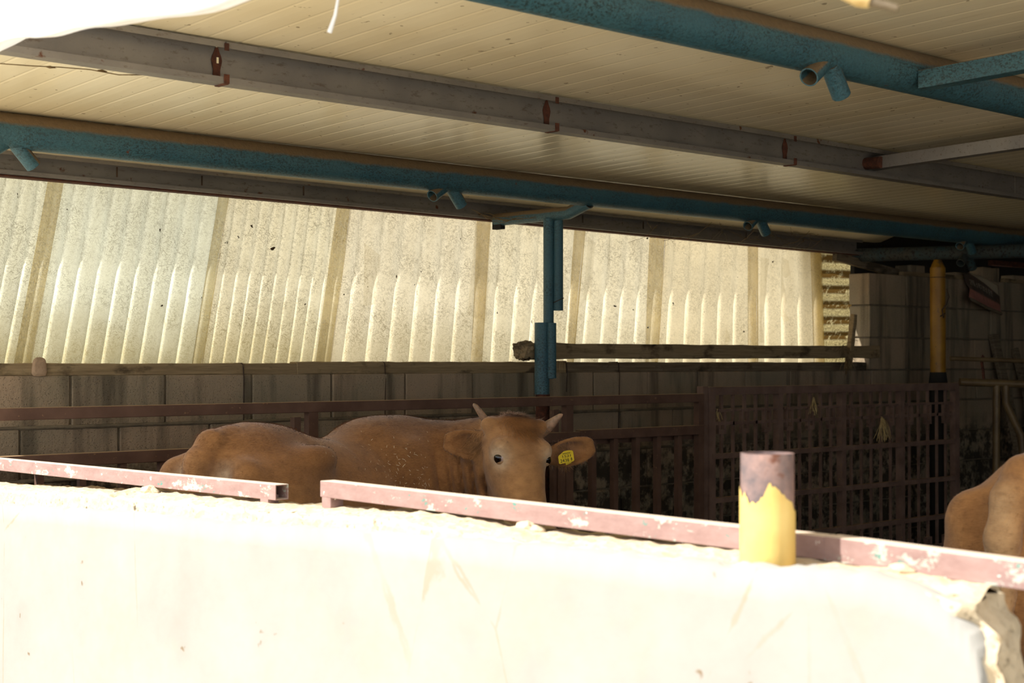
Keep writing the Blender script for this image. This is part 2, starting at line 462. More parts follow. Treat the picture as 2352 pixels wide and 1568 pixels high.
# ------------------------------------------------------------------ back wall of blocks
WALL_N, BT = 5.34, .15
WTOP = EYE - .046
CH, BL = .2, .4
wb = struct('wall_back', MB().box(((1.9 + 11.2) / 2, WALL_N + BT / 2, (WTOP - .008) / 2), (9.3, BT - .016, WTOP - .008)), MAT['mortar'], label='grey concrete block wall behind the pen')
bm_ = bmesh.new(); bmesh.ops.create_cube(bm_, size=1.0)
for v in bm_.verts: v.co = Vector((v.co.x * (BL - .008), v.co.y * BT, v.co.z * (CH - .009)))
bmesh.ops.bevel(bm_, geom=list(bm_.edges), offset=.004, segments=1, affect='EDGES')
blk = bpy.data.meshes.new('block'); bm_.to_mesh(blk); bm_.free(); blk.materials.append(MAT['block'])
bm_ = bmesh.new(); bmesh.ops.create_cube(bm_, size=1.0)
for v in bm_.verts: v.co = Vector((v.co.x * (BL / 2 - .008), v.co.y * BT, v.co.z * (CH - .009)))
bmesh.ops.bevel(bm_, geom=list(bm_.edges), offset=.004, segments=1, affect='EDGES')
hblk = bpy.data.meshes.new('half_block'); bm_.to_mesh(hblk); bm_.free(); hblk.materials.append(MAT['block'])
J0 = w_at(163, WALL_N)                       # a head joint of the top course
rb = random.Random(3)
for r in range(7):
    zc = WTOP - CH * (r + .5)
    k0 = 0
    x = J0 - 2 * BL + (BL / 2 if r % 2 else 0)
    while x < 10.0:
        o = link('block', blk, None, wb); o.location = (x + BL / 2, WALL_N + BT / 2 - .002 + rb.uniform(-.004, .004), zc)
        x += BL
# taller stretch on the right
TX0 = w_at(1996, WALL_N)
for r in range(3):
    zc = WTOP + CH * (r + .5)
    x = TX0 + (BL / 2 if r % 2 else 0)
    if r % 2:
        o = link('half_block', hblk, None, wb); o.location = (TX0 + BL / 4, WALL_N + BT / 2 - .004, zc)
    while x < 10.4:
        o = link('block', blk, None, wb); o.location = (x + BL / 2, WALL_N + BT / 2 + rb.uniform(-.004, .003), zc)
        x += BL
part('mortar_bed', MB().box(((TX0 + .02 + 11.2) / 2, WALL_N + BT / 2, WTOP + .285), (11.2 - TX0 - .02, BT - .018, .61)), MAT['mortar'], wb)
# ragged mortar squeezed out under the top two courses
for r in (1, 2):
    P = []; zc = WTOP - CH * r
    n = 420
    for i in range(n):
        x = 2.0 + i * .0155
        a = max(0, noise.noise((x * 4, r * 3.1, .5)) + .25)
        t_ = .006 + .022 * a * max(0, noise.noise((x * 14, r, 2)) + .5); dr = .006 + .03 * a * abs(noise.noise((x * 9, r, 7)))
        if x > 5.5: t_ *= .4; dr *= .5
        P.append([(x, WALL_N + .004, zc + .010), (x, WALL_N - t_, zc + .004), (x, WALL_N - t_ * .9, zc - dr * .5), (x, WALL_N + .004, zc - dr - .004)])
    part('mortar_squeeze', MB().grid(P), MAT['mortar'], wb, True)

# far end wall, plus an unseen side wall added to dim the right end
struct('wall_near', MB().box((8.3, -1.7, 1.2), (5.8, .15, 2.36)), MAT['wall_far'], label='unseen dark side wall added to dim the right end')
struct('wall_far', MB().box((11.15, 1.8, 1.2), (.15, 7.2, 2.36)), MAT['wall_far'], label='dark rendered far end wall')
#@@FRONTWALL
# ------------------------------------------------------------------ front wall (broken, plastered)
W0, W1, W2 = 1.80, 1.822, 2.01
def n_on(px, w): return on_w(px, HOR, w).y
# silhouette of the top (back edge)
sil = [(0, 1110), (150, 1118), (330, 1128), (345, 1118), (360, 1128), (620, 1152), (740, 1163), (1050, 1180), (1140, 1196), (1190, 1208), (1215, 1204), (1250, 1216), (1400, 1232), (1500, 1240), (1700, 1262), (1900, 1283), (2050, 1300), (2200, 1325), (2285, 1340)]
SN = [(on_w(px, py, W2 - .03).y, on_w(px, py, W2 - .03).z) for px, py in sil]
SN.sort(); sn_n = [a for a, b in SN]; sn_z = [b for a, b in SN]
NEND = sn_n[0]
brk = [on_w(px, py, W2) for px, py in ((2285, 1342), (2308, 1400), (2322, 1430), (2345, 1500), (2352, 1530), (2362, 1568), (2380, 1700), (2380, 1990))]
bz = [p.z for p in brk][::-1]; bn = [p.y for p in brk][::-1]
def core_top(n):
    return float(np.interp(n, sn_n, sn_z))
def core_end(z): return float(np.interp(z, bz, bn))
pl = [(0, 1160), (300, 1178), (500, 1200), (740, 1215), (1000, 1236), (1230, 1254), (1500, 1286), (1700, 1305), (1900, 1312), (1995, 1322), (2035, 1338), (2090, 1352), (2140, 1382), (2170, 1400), (2195, 1428), (2225, 1462), (2242, 1495), (2247, 1530), (2252, 1568), (2258, 1700), (2262, 1990)]
_pe = [on_w(px, py, W0) for px, py in pl[9:]]
_fz = [p.z for p in _pe][::-1]; _fn = [p.y for p in _pe][::-1]
def front_end(z): return float(np.interp(z, _fz, _fn)) - .02
fw = None
mb = MB()
NC = 400
zs_ = np.concatenate([np.linspace(0, .7, 10), np.linspace(.74, 1.0, 27)])
rows = []
def npos(t, z, u=0.0):                # t 0..1 from the broken end to the back wall; the break depends on height and depth
    e = core_end(z) * u + front_end(z) * (1 - u); return e + (WALL_N - e) * (t ** 1.25)
for i in range(NC + 1):
    t = i / NC; row = []
    topz = core_top(npos(t, 1.15))
    def jit(n, z, a, k): return a * noise.noise((n * 17 + k, z * 17, k * 2.3)) + a * .6 * noise.noise((n * 45, z * 45, k))
    for zz in zs_:                    # front face
        z = zz * topz; n = npos(t, min(z, 1.13))
        a = .030 if t < .06 else (.014 if t < .25 else .005)
        row.append((W1 + jit(n, z, a, 1), n + (.012 * noise.noise((z * 30, 1, 5)) if t == 0 else 0), z + (jit(n, z, .008, 9) if zz > .95 else 0)))
    for k in range(1, 9):             # across the top
        w = W1 + (W2 - W1) * k / 8; n = npos(t, 1.13, k / 8)
        row.append((w, n + .3 * jit(n, w * 3, .01, 4), topz + jit(n, w * 2, .007, 3) - (.018 * (1 - k / 4) if k < 4 else 0)))
    for zz in (.97, .9, .6, .3, 0):
        z = zz * topz; n = npos(t, min(z, 1.13), 1.0); row.append((W2, n, z))
    rows.append(row)
mb.grid(rows)
# broken end face
P = []; r0 = rows[0]; L = len(zs_)
back = {0: (W2, core_end(0), 0)}
for j, zz in enumerate(zs_):
    p = r0[j]; z = p[2]; rr = []
    for k in range(9):
        u = k / 8; q = (p[0] + (W2 - p[0]) * u, npos(0, min(z, 1.13), u) + (0 if k in (0, 8) else .035 * noise.noise((u * 7, z * 16, 3)) + .012 * noise.noise((u * 20, z * 50, 3))), z)
        rr.append(p if k == 0 else q)
    P.append(rr)
mb.grid(P)
fw = struct('wall_front', mb, MAT['core'], True, label='low crumbling concrete wall in full sun in front of the pen')
# plaster skin
PN = [on_w(px, py, W0) for px, py in pl]
pn = [p.y for p in PN][::-1]; pz = [p.z for p in PN][::-1]
mb = MB(); rows = []
ns = list(np.linspace(pn[0], pn[7], 60)) + list(np.linspace(pn[7], WALL_N, 260))[1:]
for n in ns:
    zt = float(np.interp(n, pn, pz)) + .006 * noise.noise((n * 22, 4, 1)) + .004 * noise.noise((n * 70, 2, 1))
    zt = max(zt, .0); row = [(W1 + .004, n, zt * .0)]
    row = []
    for u in np.linspace(0, 1, 24):
        z = zt * u; row.append((W0 + .004 * noise.noise((n * 2.2, z * 2.2, 7)) + .0015 * noise.noise((n * 9, z * 9, 3)), n, z))
    row.append((W1 + .012, n, zt + .004)); rows.append(row)
mb.grid(rows)
mb.grid([[ (q[0], q[1], q[2]) for q in rows[0]], [(W1 + .014, q[1], q[2]) for q in rows[0]]])
part('plaster_skin', mb, MAT['plaster'], fw, True, label='white sunlit plaster coat broken away at the end')
# lumps of mortar on top
for (px, py, r) in ((345, 1122, .022), (352, 1120, .016), (1212, 1210, .018), (1232, 1214, .014), (2072, 1300, .015)):
    c = on_w(px, py, 1.95); c.z = core_top(c.y) + r * .2
    b2 = bmesh.new(); bmesh.ops.create_icosphere(b2, subdivisions=2, radius=r)
    for v in b2.verts: v.co = Vector((v.co.x, v.co.y * 1.6, v.co.z * .7)) * (1 + .35 * noise.noise(v.co * 60)) + c
    me = bpy.data.meshes.new('mortar_lump'); b2.to_mesh(me); b2.free(); link('mortar_lump', me, MAT['core'], fw)
#@@FRONTRAIL
# ------------------------------------------------------------------ rails on the front wall
RW = 1.975
def sq_tube_open(p0, p1, s, wall=.003):
    """square tube, hollow, open at both ends"""
    p0 = Vector(p0); p1 = Vector(p1); d = (p1 - p0).normalized(); side = d.cross(Vector((0, 0, 1))).normalized(); u = side.cross(d).normalized()
    def ring(c, h): return [c + side * a * h + u * b * h for a, b in ((-1, -1), (1, -1), (1, 1), (-1, 1))]
    o0, o1 = ring(p0, s / 2), ring(p1, s / 2); i0, i1 = ring(p0, s / 2 - wall), ring(p1, s / 2 - wall)
    mb = MB(); f = []
    for k in range(4):
        j = (k + 1) % 4
        f += [(k, j, 4 + j, 4 + k), (8 + k, 12 + k, 12 + j, 8 + j), (k, 8 + k, 8 + j, j), (4 + k, 4 + j, 12 + j, 12 + k)]
    return mb.add(o0 + o1 + i0 + i1, f)
TS = .038
a0 = on_w(-260, 1039, RW); a1 = on_w(648, 1130, RW); a1b = on_w(600, 1125, RW)
t = thing('handrail', 'loose maroon square tube rail with a crushed open end, resting on the front wall', 'rail', (RW, a1.y, core_top(a1.y)))
o = part('tube', sq_tube_open(a0, a1, TS), MAT['frail'], t); bevel(o, .003)
c = on_w(625, 1158, RW - .005); part('foot', MB().box((RW - .004, on_w(622, 1150, RW).y, a1.z - .036), (.03, .035, .055)), MAT['frail'], t)
b0 = on_w(752, 1121, RW); b1 = on_w(1910, 1257, RW); b2_ = on_w(2600, 1352, RW)
t = thing('handrail', 'long maroon square tube rail with peeling paint running past the yellow pipe stub', 'rail', (RW, b0.y, core_top(b0.y)))
o = part('tube', sq_tube_open(b0, b1, TS), MAT['frail'], t); bevel(o, .003)
o = part('tube', sq_tube_open(b1, b2_, TS + .002), MAT['frail'], t); bevel(o, .003)
part('end_cap', MB().box((RW, b0.y + .001, b0.z), (TS - .002, .003, TS - .002)), MAT['frail'], t)
leg = on_w(764, 1150, RW); o = part('leg', MB().beam((RW, leg.y, b0.z - TS / 2 + .002), (RW, leg.y, core_top(leg.y) - .05), TS - .001, TS - .001, up=Vector((0, 1, 0))), MAT['frail'], t); bevel(o, .003)
# yellow pipe stub
YW = 1.875
yb = on_w(1763, 1290, YW); yt = on_w(1763, 1040, YW); R_ = .0435
t = thing('pipe_post', 'short yellow steel pipe stub with bare rusty rim standing on the front wall', 'pipe', (YW, yb.y, 1.1))
part('pipe', MB().tube([(YW, yb.y, .95), (YW, yb.y, yt.z)], R_ - .0012, 48, hollow=.09), MAT['steel_dark'], t, True)
mb = MB(); n = 96; rnd = random.Random(5)
zp = yt.z - .050
top = []
cols = [(0, -.002), (.03, -.012), (.045, -.020), (.07, -.012), (.11, -.026), (.17, -.026), (.22, -.005), (.235, .012), (.25, .0), (.285, -.004), (.33, -.018), (.38, -.024), (.42, -.040), (.47, -.042), (.5, -.038), (.55, -.02), (.6, -.03), (.75, -.01), (.88, -.025), (1.0, -.002)]
# angle measured from the left limb as the camera sees it, running across the front
for k in range(n):
    u = k / n
    z = zp + float(np.interp(u * 1.0, [c[0] for c in cols], [c[1] for c in cols])) + .007 * noise.noise((u * 48, 1, 1)) + .004 * noise.noise((u * 110, 3, 1))
    ang = math.radians(-135 - 45 + 0) + 2 * math.pi * u
    vdir = -RIGHT * math.cos(2 * math.pi * u) - FWD * math.sin(2 * math.pi * u)
    p = Vector((YW, yb.y, 0)) + vdir * (R_ + .0006)
    top.append((p, z))
vs_ = [(p.x, p.y, .95) for p, z in top] + [(p.x, p.y, z) for p, z in top]
mb.add(vs_, [(k, (k + 1) % n, n + (k + 1) % n, n + k) for k in range(n)])
part('paint_coat', mb, MAT['yellow'], t, True, label='flaking yellow paint with a ragged upper edge')
#@@BEAMS
# ------------------------------------------------------------------ roof pipes and purlins
def stub_pair(root, x, n, zc, r0, mat='teal'):
    """the two cut web pipes left welded under a chord pipe"""
    rs = .026
    base = Vector((x, n, zc - r0 * .8))
    d1 = Vector((-.85, -.12, -.36)).normalized(); d2 = Vector((.80, .12, -.52)).normalized()
    part('cut_stub', MB().tube([base + Vector((-.012, 0, .012)), base + d1 * .095], rs, 20, hollow=.14), MAT[mat], root, True)
    part('cut_stub', MB().tube([base + Vector((.02, 0, .012)), base + d2 * .11], [rs, rs * 1.02], 20, hollow=.14), MAT[mat], root, True)

PR = .060
def pipe_path(n, pts_px, r):
    pts = []
    for px, py in pts_px:
        p = on_n(px, py, n); pts.append((p.x, n, min(p.z, ceil_z(n) - r + .001)))
    return pts
N2 = 2.42
t = thing('roof_pipe', 'thick teal painted steel pipe under the roof with a square tie tube bearing on it', 'pipe', (1.5, N2, ceil_z(N2) - PR))
up_pts = [(1.45, N2, ceil_z(N2) - PR), (4.2, N2, ceil_z(N2) - PR), (9.5, N2, ceil_z(N2) - PR - .01)]
part('pipe', MB().tube(up_pts, PR, 40), MAT['teal'], t, True)
stub_pair(t, on_n(1895, 170, N2 - .02).x, N2 - .02, ceil_z(N2) - PR, PR)
N1 = 4.80
t = thing('roof_pipe', 'thick teal painted steel pipe under the roof carried by the teal post', 'pipe', (1.5, N1, ceil_z(N1) - PR))
lp = [(1.45, N1, ceil_z(N1) - PR), (3.0, N1, ceil_z(N1) - PR - .002), (5.2, N1, ceil_z(N1) - PR - .004), (7.0, N1, ceil_z(N1) - PR - .004), (10.0, N1, ceil_z(N1) - PR - .003)]
part('pipe', MB().tube(lp, PR, 40), MAT['teal'], t, True)
for px in (20, 1026, 1738, 2218):
    stub_pair(t, on_n(px, 450, N1).x, N1, ceil_z(N1) - PR - .002, PR)

def c_prof(h, b, lip, th=.003, face=-1):
    """lipped channel, open side facing -y; origin top centre"""
    o = [(b / 2, 0), (-b / 2, 0), (-b / 2, -lip), (-b / 2 + th, -lip), (-b / 2 + th, -th), (b / 2 - th, -th),
         (b / 2 - th, -h + th), (-b / 2 + th, -h + th), (-b / 2 + th, -h + lip), (-b / 2, -h + lip), (-b / 2, -h), (b / 2, -h)]
    return o
def channel(root, n, segs, h, b, lip, gap=.004):
    zt = ceil_z(n) - .006
    for i in range(len(segs) - 1):
        x0, d0 = segs[i]; x1, d1 = segs[i + 1]
        part('channel_length', MB().profile([(y, z) for (y, z) in c_prof(h, b, lip)], [(x0, n, zt + d0), (x1 - gap, n, zt + d1)]), MAT['galv'], root)
NP = 3.5; H_P = .112
W_ = [w_at(px, NP) for px in (507, 1267, 1815)]
t = thing('roof_purlin', 'grey galvanised channel purlin with rusty welded joints below the cream roof', 'beam', (1.5, NP, ceil_z(NP)))
channel(t, NP, [(1.44, .002), (W_[0], 0), (W_[1], -.001), (W_[2], 0), (6.2, -.004), (9.5, -.006)], H_P, .05, .017)
for i, wx in enumerate(W_):
    zt = ceil_z(NP) - .006
    for (z0, z1, ww, yo) in ((-.004, -.024, .013, -.027), (-H_P + .024, -H_P - .001, .016, -.027)):
        part('weld_seam', MB().box((wx, NP + yo, zt + (z0 + z1) / 2), (ww, .003, abs(z1 - z0))), MAT['rust'], t)
    part('weld_seam', MB().box((wx, NP, zt - H_P - .001), (.014, .05, .003)), MAT['rust'], t)
    m2 = MB(); pts = []
    for k in range(24):
        a = 2 * math.pi * k / 24; pts.append((wx - .004 + (.014 + .003 * math.sin(5 * a)) * math.cos(a), NP + .0205, zt - H_P / 2 + .048 * math.sin(a)))
    m2.add(pts + [(p[0], NP + .018, p[2]) for p in pts], [tuple(range(24, 48))] + [(k, (k + 1) % 24, 24 + (k + 1) % 24, 24 + k) for k in range(24)])
    part('weld_scorch', m2, MAT['rust'], t)
    if i == 0:
        part('weld_hole', MB().box((wx - .003, NP + .016, zt - H_P / 2 + .012), (.006, .002, .016)), MAT['panel'], t)
NE = 5.45
t = thing('roof_purlin', 'dark grey channel purlin along the top edge of the corrugated sheets', 'beam', (1.5, NE, ceil_z(NE)))
XE = w_at(1975, NE)
channel(t, NE, [(1.44, -.010), (2.35, -.012), (3.1, -.017), (4.55, -.027), (6.0, -.040), (XE, -.052)], .088, .05, .015, 0)
for x in (2.35, 2.72, 3.1, 3.6, 5.3, 5.75, 6.6):
    part('tack_plate', MB().box((x, NE - .026, ceil_z(NE) - .058 - .008 * (x - 2.3)), (.006, .004, .04)), MAT['wire'], t)
for (xa, da), (xb, db) in zip([(1.44, -.010), (3.1, -.017), (4.55, -.027), (6.0, -.040)], [(3.1, -.017), (4.55, -.027), (6.0, -.040), (XE, -.052)]):
    part('rust_strip', MB().beam((xa, NE + .02, ceil_z(NE) - .097 + da), (xb, NE + .02, ceil_z(NE) - .097 + db), .05, .006), MAT['rust'], t)

_tx = [1.44, 2.35, 3.1, 4.55, 6.0, XE, XE + .3]; _td = [-.010, -.012, -.017, -.027, -.040, -.052, -.052]
P = []
for i in range(200):
    x = 1.44 + (XE + .2 - 1.44) * i / 199; dd = float(np.interp(x, _tx, _td)); g = .0008 if i % 3 == 0 else 0
    P.append([(x, 5.20, ceil_z(5.20) + .001), (x, 5.32, ceil_z(5.32) - .004 + dd * .45 + g), (x, NE - .02, ceil_z(NE) - .0065 + dd + g), (x, NE + .03, ceil_z(NE) - .0065 + dd)])
struct('trim_1', MB().grid(P), MAT['panel'], True, label='added ceiling-coloured infill strip hiding the bright gap above the wall purlin')  # infill added to close the bright gap, coloured like the ceiling
# square tie tubes
def tie(label, p0, p1, s, mat, plate=True):
    t = thing('tie_tube', label, 'tube', tuple(p0))
    o = part('tube', sq_tube_open(p0, p1, s), MAT[mat], t); bevel(o, .003)
    return t
x_t = w_at(2135, N2 - .05)
zt_ = ceil_z(N2) - .105
pA = on_n(2122, 178, N2 - .075)
tie('teal square tie tube reaching forward from the teal roof pipe', (pA.x + .02, N2 - .059, pA.z - .004), (pA.x + .02, .6, pA.z + .03), .052, 'teal')
pB = on_n(2030, 374, NP - .04)
t = tie('grey square tie tube with a rusty end fixed to the grey purlin', (pB.x, NP + .020, pB.z), (pB.x, .6, pB.z + .07), .05, 'galv')
part('bolt_end', MB().tube([(pB.x - .035, NP - .05, pB.z - .002), (pB.x - .035, NP + .0235, pB.z)], .024, 16), MAT['rust'], t, True)

# ------------------------------------------------------------------ post with cross pipe
PNN, PX_ = 5.03, 4.72
crossz = ceil_z(N1) - 2 * PR - .034
t = thing('support_post', 'teal steel post made of overlapping pipes in front of the corrugated sheets', 'post', (PX_, PNN, 0))
p_m = on_Z(1260, 700, 6.9); p_s = on_Z(1282, 600, 6.9); p_l = on_Z(1245, 800, 6.88); p_x = on_Z(1267, 800, 6.86)
zz = lambda py: EYE + (HOR - py) * 6.9 / F_PX
part('upper_pipe', MB().tube([(p_m.x, p_m.y, zz(870)), (p_m.x, p_m.y, crossz - .01)], .0245, 24), MAT['teal'], t, True)
part('side_pipe', MB().tube([(p_s.x, p_s.y, zz(713)), (p_s.x, p_s.y, crossz - .015)], .0235, 24), MAT['teal'], t, True)
part('lower_pipe', MB().tube([(p_l.x, p_l.y, zz(905)), (p_l.x, p_l.y, zz(741))], .035, 28, hollow=.12), MAT['teal'], t, True)
part('lower_pipe', MB().tube([(p_l.x + .008, p_l.y, 0), (p_l.x + .004, p_l.y, zz(904))], .033, 28), MAT['rust'], t, True, label='rusty bare foot of the post')
part('joint_pipe', MB().tube([(p_x.x, p_x.y, zz(868)), (p_x.x, p_x.y, zz(742))], .022, 20), MAT['teal'], t, True)
part('wire_loop', MB().tube([Vector((p_s.x, p_s.y, zz(690))) + RIGHT * (.026 * math.cos(a)) - FWD * (.026 * math.sin(a)) + Vector((0, 0, .012 * math.cos(a))) for a in np.linspace(0, math.pi, 12)], .002, 6), MAT['wire'], t)
part('cross_pipe', MB().tube([(PX_ - .01, NE - .03, crossz + .012), (PX_, N1 + .12, crossz + .010), (PX_, N1 - .01, crossz + .048)], .030, 24, hollow=.12), MAT['teal'], t, True)
part('end_bracket', MB().box((PX_ - .012, NE - .05, crossz), (.03, .06, .07)), MAT['black'], t)

# right-hand cross pipe and yellow post
cz = 2.150
yp = on_n(2154, 700, 5.05)
t = thing('cross_pipe', 'dark teal cross pipe at the end of the corrugated sheets resting on the yellow post', 'pipe', (yp.x, 5.05, cz))
def cpx(n): return 7.74 + (yp.x - 7.74) * (NE + .05 - n) / (NE + .05 - 5.05)
part('pipe', MB().tube([(cpx(n), n, cz) for n in (NE + .05, 5.05, 4.3, 3.9)], .042, 28), MAT['dim_teal'], t, True)
stub_pair(t, cpx(4.90), 4.90, cz, .042, 'dim_teal')
t = thing('yellow_post', 'dirty yellow steel pipe post standing against the tall block wall', 'post', (yp.x, 5.05, 0))
part('pipe', MB().tube([(yp.x, 5.05, 1.36), (yp.x, 5.05, 2.06)], .0465, 28), MAT['ypost'], t, True)
part('wrapped_foot', MB().tube([(yp.x, 5.05, 0), (yp.x, 5.05, 1.2), (yp.x, 5.05, 1.36), (yp.x, 5.05, 1.42)], [.05, .052, .056, .048], 20), MAT['black'], t, True)
part('cap', MB().tube([(yp.x, 5.05, 2.06), (yp.x, 5.05, 2.11)], [.044, .022], 28), MAT['ypost'], t, True)
part('wire_loop', MB().tube([(yp.x + .0475 * math.cos(a), 5.05 + .0475 * math.sin(a), 2.0) for a in np.linspace(0, 6.4, 30)], .002, 6), MAT['wire'], t)
part('rope_knot', MB().tube([Vector((yp.x, 5.05, 0)) + RIGHT * a - FWD * .05 + Vector((0, 0, z)) for a, z in ((.04, 1.93), (.055, 1.88), (.035, 1.83), (.012, 1.8), (.02, 1.75), (.03, 1.78), (.0, 1.76))], .0045, 6), MAT['wire'], t)
#@@SHEETS
# ------------------------------------------------------------------ corrugated sheets
def sheet_pt(px, py):
    """point on the leaning sheet plane"""
    d = ray(px, py); k = .207
    # n = 5.42 + (z-1.43)*k
    tt = (5.42 + (EYE - 1.43) * k) / (d.y - k * d.z)
    return ORG + d * tt
def at_z(a, b, z):
    s = (z - a.z) / (b.z - a.z); return a + (b - a) * s
bounds = [(-262, 380, -370, 828), (148, 405, 72, 828), (525, 447, 465, 826), (805, 482, 760, 822), (1125, 515, 1105, 822), (1341, 541, 1318, 785), (1527, 560, 1512, 788), (1738, 587, 1738, 790), (1885, 600, 1890, 790)]
laps = [None, (112, 400, 32, 828), (500, 445, 440, 826), (772, 480, 725, 822), (1090, 512, 1080, 822), (1315, 540, 1303, 785), (1490, 555, 1480, 788), (1714, 583, 1716, 790), (1858, 600, 1864, 790)]
counts = [10, 9, 10, 7, 5, 5, 6, 4]
snames = ['cloudy white corrugated plastic sheet behind the wedge stone',
          'wide corrugated plastic sheet with pale green tint and glowing yellow lower ridges',
          'closely ribbed corrugated plastic sheet with dark specks in its grooves',
          'broadly ribbed corrugated plastic sheet just left of the teal post',
          'corrugated plastic sheet behind the teal post',
          'corrugated plastic sheet with torn film strips right of the teal post',
          'cream corrugated plastic sheet with a small torn triangle at its foot',
          'corrugated plastic sheet with peeling white patches at the end of the row']
tints = [srgb(226, 228, 216), srgb(228, 232, 222), srgb(236, 232, 214), srgb(240, 234, 218), srgb(240, 234, 216), srgb(240, 234, 216), srgb(238, 228, 204), srgb(238, 228, 204)]
dirts = [.9, .8, 1.05, 1.0, 1.0, .95, .75, .7]; warms = [1, 1, .9, .6, .5, .4, .3, .3]
ZB, ZT = WTOP + .012, 2.285
def uvset(me, uvs):
    l = me.uv_layers.new(name='UVMap')
    idx = np.empty(len(me.loops), dtype=np.int32); me.loops.foreach_get('vertex_index', idx)
    l.data.foreach_set('uv', np.array(uvs, dtype=np.float32)[idx].ravel())
nrm = Vector((0, -1, .207)).normalized()
lapmat = m_sheet('sheet_overlap', srgb(226, 204, 136), .9, .9, .40)
film = m_sheet('torn_plastic_film', srgb(244, 236, 216), .15, .1, .72)
for i in range(8):
    L_ = [sheet_pt(bounds[i][0], bounds[i][1]), sheet_pt(bounds[i][2], bounds[i][3])]
    Rr = [sheet_pt(bounds[i + 1][0], bounds[i + 1][1]), sheet_pt(bounds[i + 1][2], bounds[i + 1][3])]
    nu = counts[i] * 12; P = []; uvs = []
    amp = (.0125, .0125, .0095, .013, .013, .012, .011, .011)[i]
    for a in range(nu + 1):
        u = a / nu; row = []
        for b in range(15):
            v = b / 14; z = ZB + (ZT - ZB) * v
            p = at_z(L_[1], L_[0], z).lerp(at_z(Rr[1], Rr[0], z), u)
            ph = u * counts[i]
            off = amp * math.sin(2 * math.pi * ph) + .004 * noise.noise((ph * .3, v * 2, i))
            row.append(p + nrm * off); uvs.append((ph, v))
        P.append(row)
    mb = MB().grid(P); me = mb.mesh('corrugated_sheet', True); uvset(me, uvs)
    o = link('corrugated_sheet', me, m_sheet('fibre_sheet', tints[i], dirts[i], warms[i]))
    o['label'] = snames[i]; o['category'] = 'roofing sheet'; o['group'] = 'corrugated plastic sheets above the block wall'
    # overlap strip along its right edge
    la = laps[i + 1]; A = [sheet_pt(la[0], la[1]), sheet_pt(la[2], la[3])]
    P = []; uvs = []
    for a, (u, off) in enumerate(((0, .004), (.10, .018), (.35, .021), (.65, .021), (.90, .018), (1, .006))):
        row = []
        for b in range(15):
            v = b / 14; z = ZB + (ZT - ZB) * v
            p = at_z(A[1], A[0], z).lerp(at_z(Rr[1], Rr[0], z), u)
            row.append(p + nrm * (off + .002 * noise.noise((v * 5, i, 3)))); uvs.append((.1 + .2 * u, v))
        P.append(row)
    me = MB().grid(P).mesh('overlap_strip', True); uvset(me, uvs)
    link('overlap_strip', me, lapmat, o)
    # torn film pieces stuck to the sheet
    def patch(poly):
        pts = [sheet_pt(x, y) + nrm * .017 for x, y in poly]
        me = MB().add(pts, [tuple(range(len(pts)))]).mesh('torn_film'); uvset(me, [(.1, .6)] * len(pts))
        link('torn_film', me, film, o)
    if i == 3:
        patch([(832, 560), (870, 590), (858, 700), (830, 705)]); patch([(1088, 515), (1122, 518), (1112, 740), (1068, 725)])
    if i == 5:
        patch([(1346, 545), (1362, 560), (1352, 690), (1334, 690)])
    if i == 6:
        patch([(1662, 752), (1676, 785), (1660, 788)])
    if i == 7:
        patch([(1790, 592), (1806, 600), (1810, 632), (1800, 640), (1792, 636), (1802, 690), (1796, 715), (1808, 735), (1796, 742), (1788, 725)])
        patch([(1742, 592), (1762, 596), (1756, 640), (1752, 690), (1744, 740), (1750, 788), (1740, 788)])
# horizontal corrugated sheet at the end
P = []; uvs = []
q0 = on_n(1835, 600, 5.60); q1 = on_n(2012, 600, 5.513)
nv = 8 * 12
for a in range(nv + 1):
    v = a / nv; z = 1.40 + .82 * v; row = []
    for b in range(9):
        u = b / 8; row.append((q0.x + (q1.x + .1 - q0.x) * u, 5.665 - .161 * u + .014 * math.sin(2 * math.pi * v * 8.5), z + .012 * u)); uvs.append((v * 8.5, u * .5 + .2))
    P.append(row)
me = MB().grid(P).mesh('corrugated_sheet', True); uvset(me, uvs)
o = link('corrugated_sheet', me, m_sheet('mossy_sheet', srgb(216, 206, 164), 1.3, 1.0, 0.0, 1.0)); o['label'] = 'mossy corrugated plastic sheet laid with sideways ribs beside the tall block wall'; o['category'] = 'roofing sheet'; o['group'] = 'corrugated plastic sheets above the block wall'
pb = [on_n(1917, 600, 5.468), on_n(2060, 622, 5.468)]
pb[0].z = ceil_z(NE) - .006 - .0515 - .088 - .0215; pb[1].z = WTOP + 3 * CH + .018
solo('roof_lath', MB().beam(pb[0], pb[1], .03, .05), MAT['timber2'], 'dark wooden lath under the end of the purlin by the mossy sheet', 'lath')
#@@TIMBER
# ------------------------------------------------------------------ timbers on the wall
def timber(label, px0, px1, ytop0, ybot0, ytop1, ybot1, n, dep, mat='timber', seed=1, ragged=False, rest=True, n1=None):
    a = on_n(px0, (ytop0 + ybot0) / 2, n); b = on_n(px1, (ytop1 + ybot1) / 2, n if n1 is None else n1)
    h = abs(on_n(px0, ytop0, n).z - on_n(px0, ybot0, n).z)
    a.y += dep / 2; b.y += dep / 2
    if rest: a.z = b.z = WTOP - .0055 + h / 2
    mb = MB().beam(a, b, dep, h, segs=24, jit=.0022, seed=seed)
    if ragged:
        for k in range(8):
            v = Vector(mb.v[k]); mb.v[k] = tuple(v + Vector((random.Random(k).uniform(-.02, .02), 0, random.Random(k + 9).uniform(-.008, .008))))
    o = solo('timber', mb, MAT[mat], label, 'timber'); bevel(o, .004, 1)
    return o
timber('long weathered timber lying on the wall under the left sheets, beside the wedge stone', -420, 690, 828, 860, 826, 855, 5.345, .06, seed=2)
timber('weathered timber lying on the wall under the middle sheets, ending at the teal post', 683, 1258, 825, 854, 822, 850, 5.342, .06, seed=3)
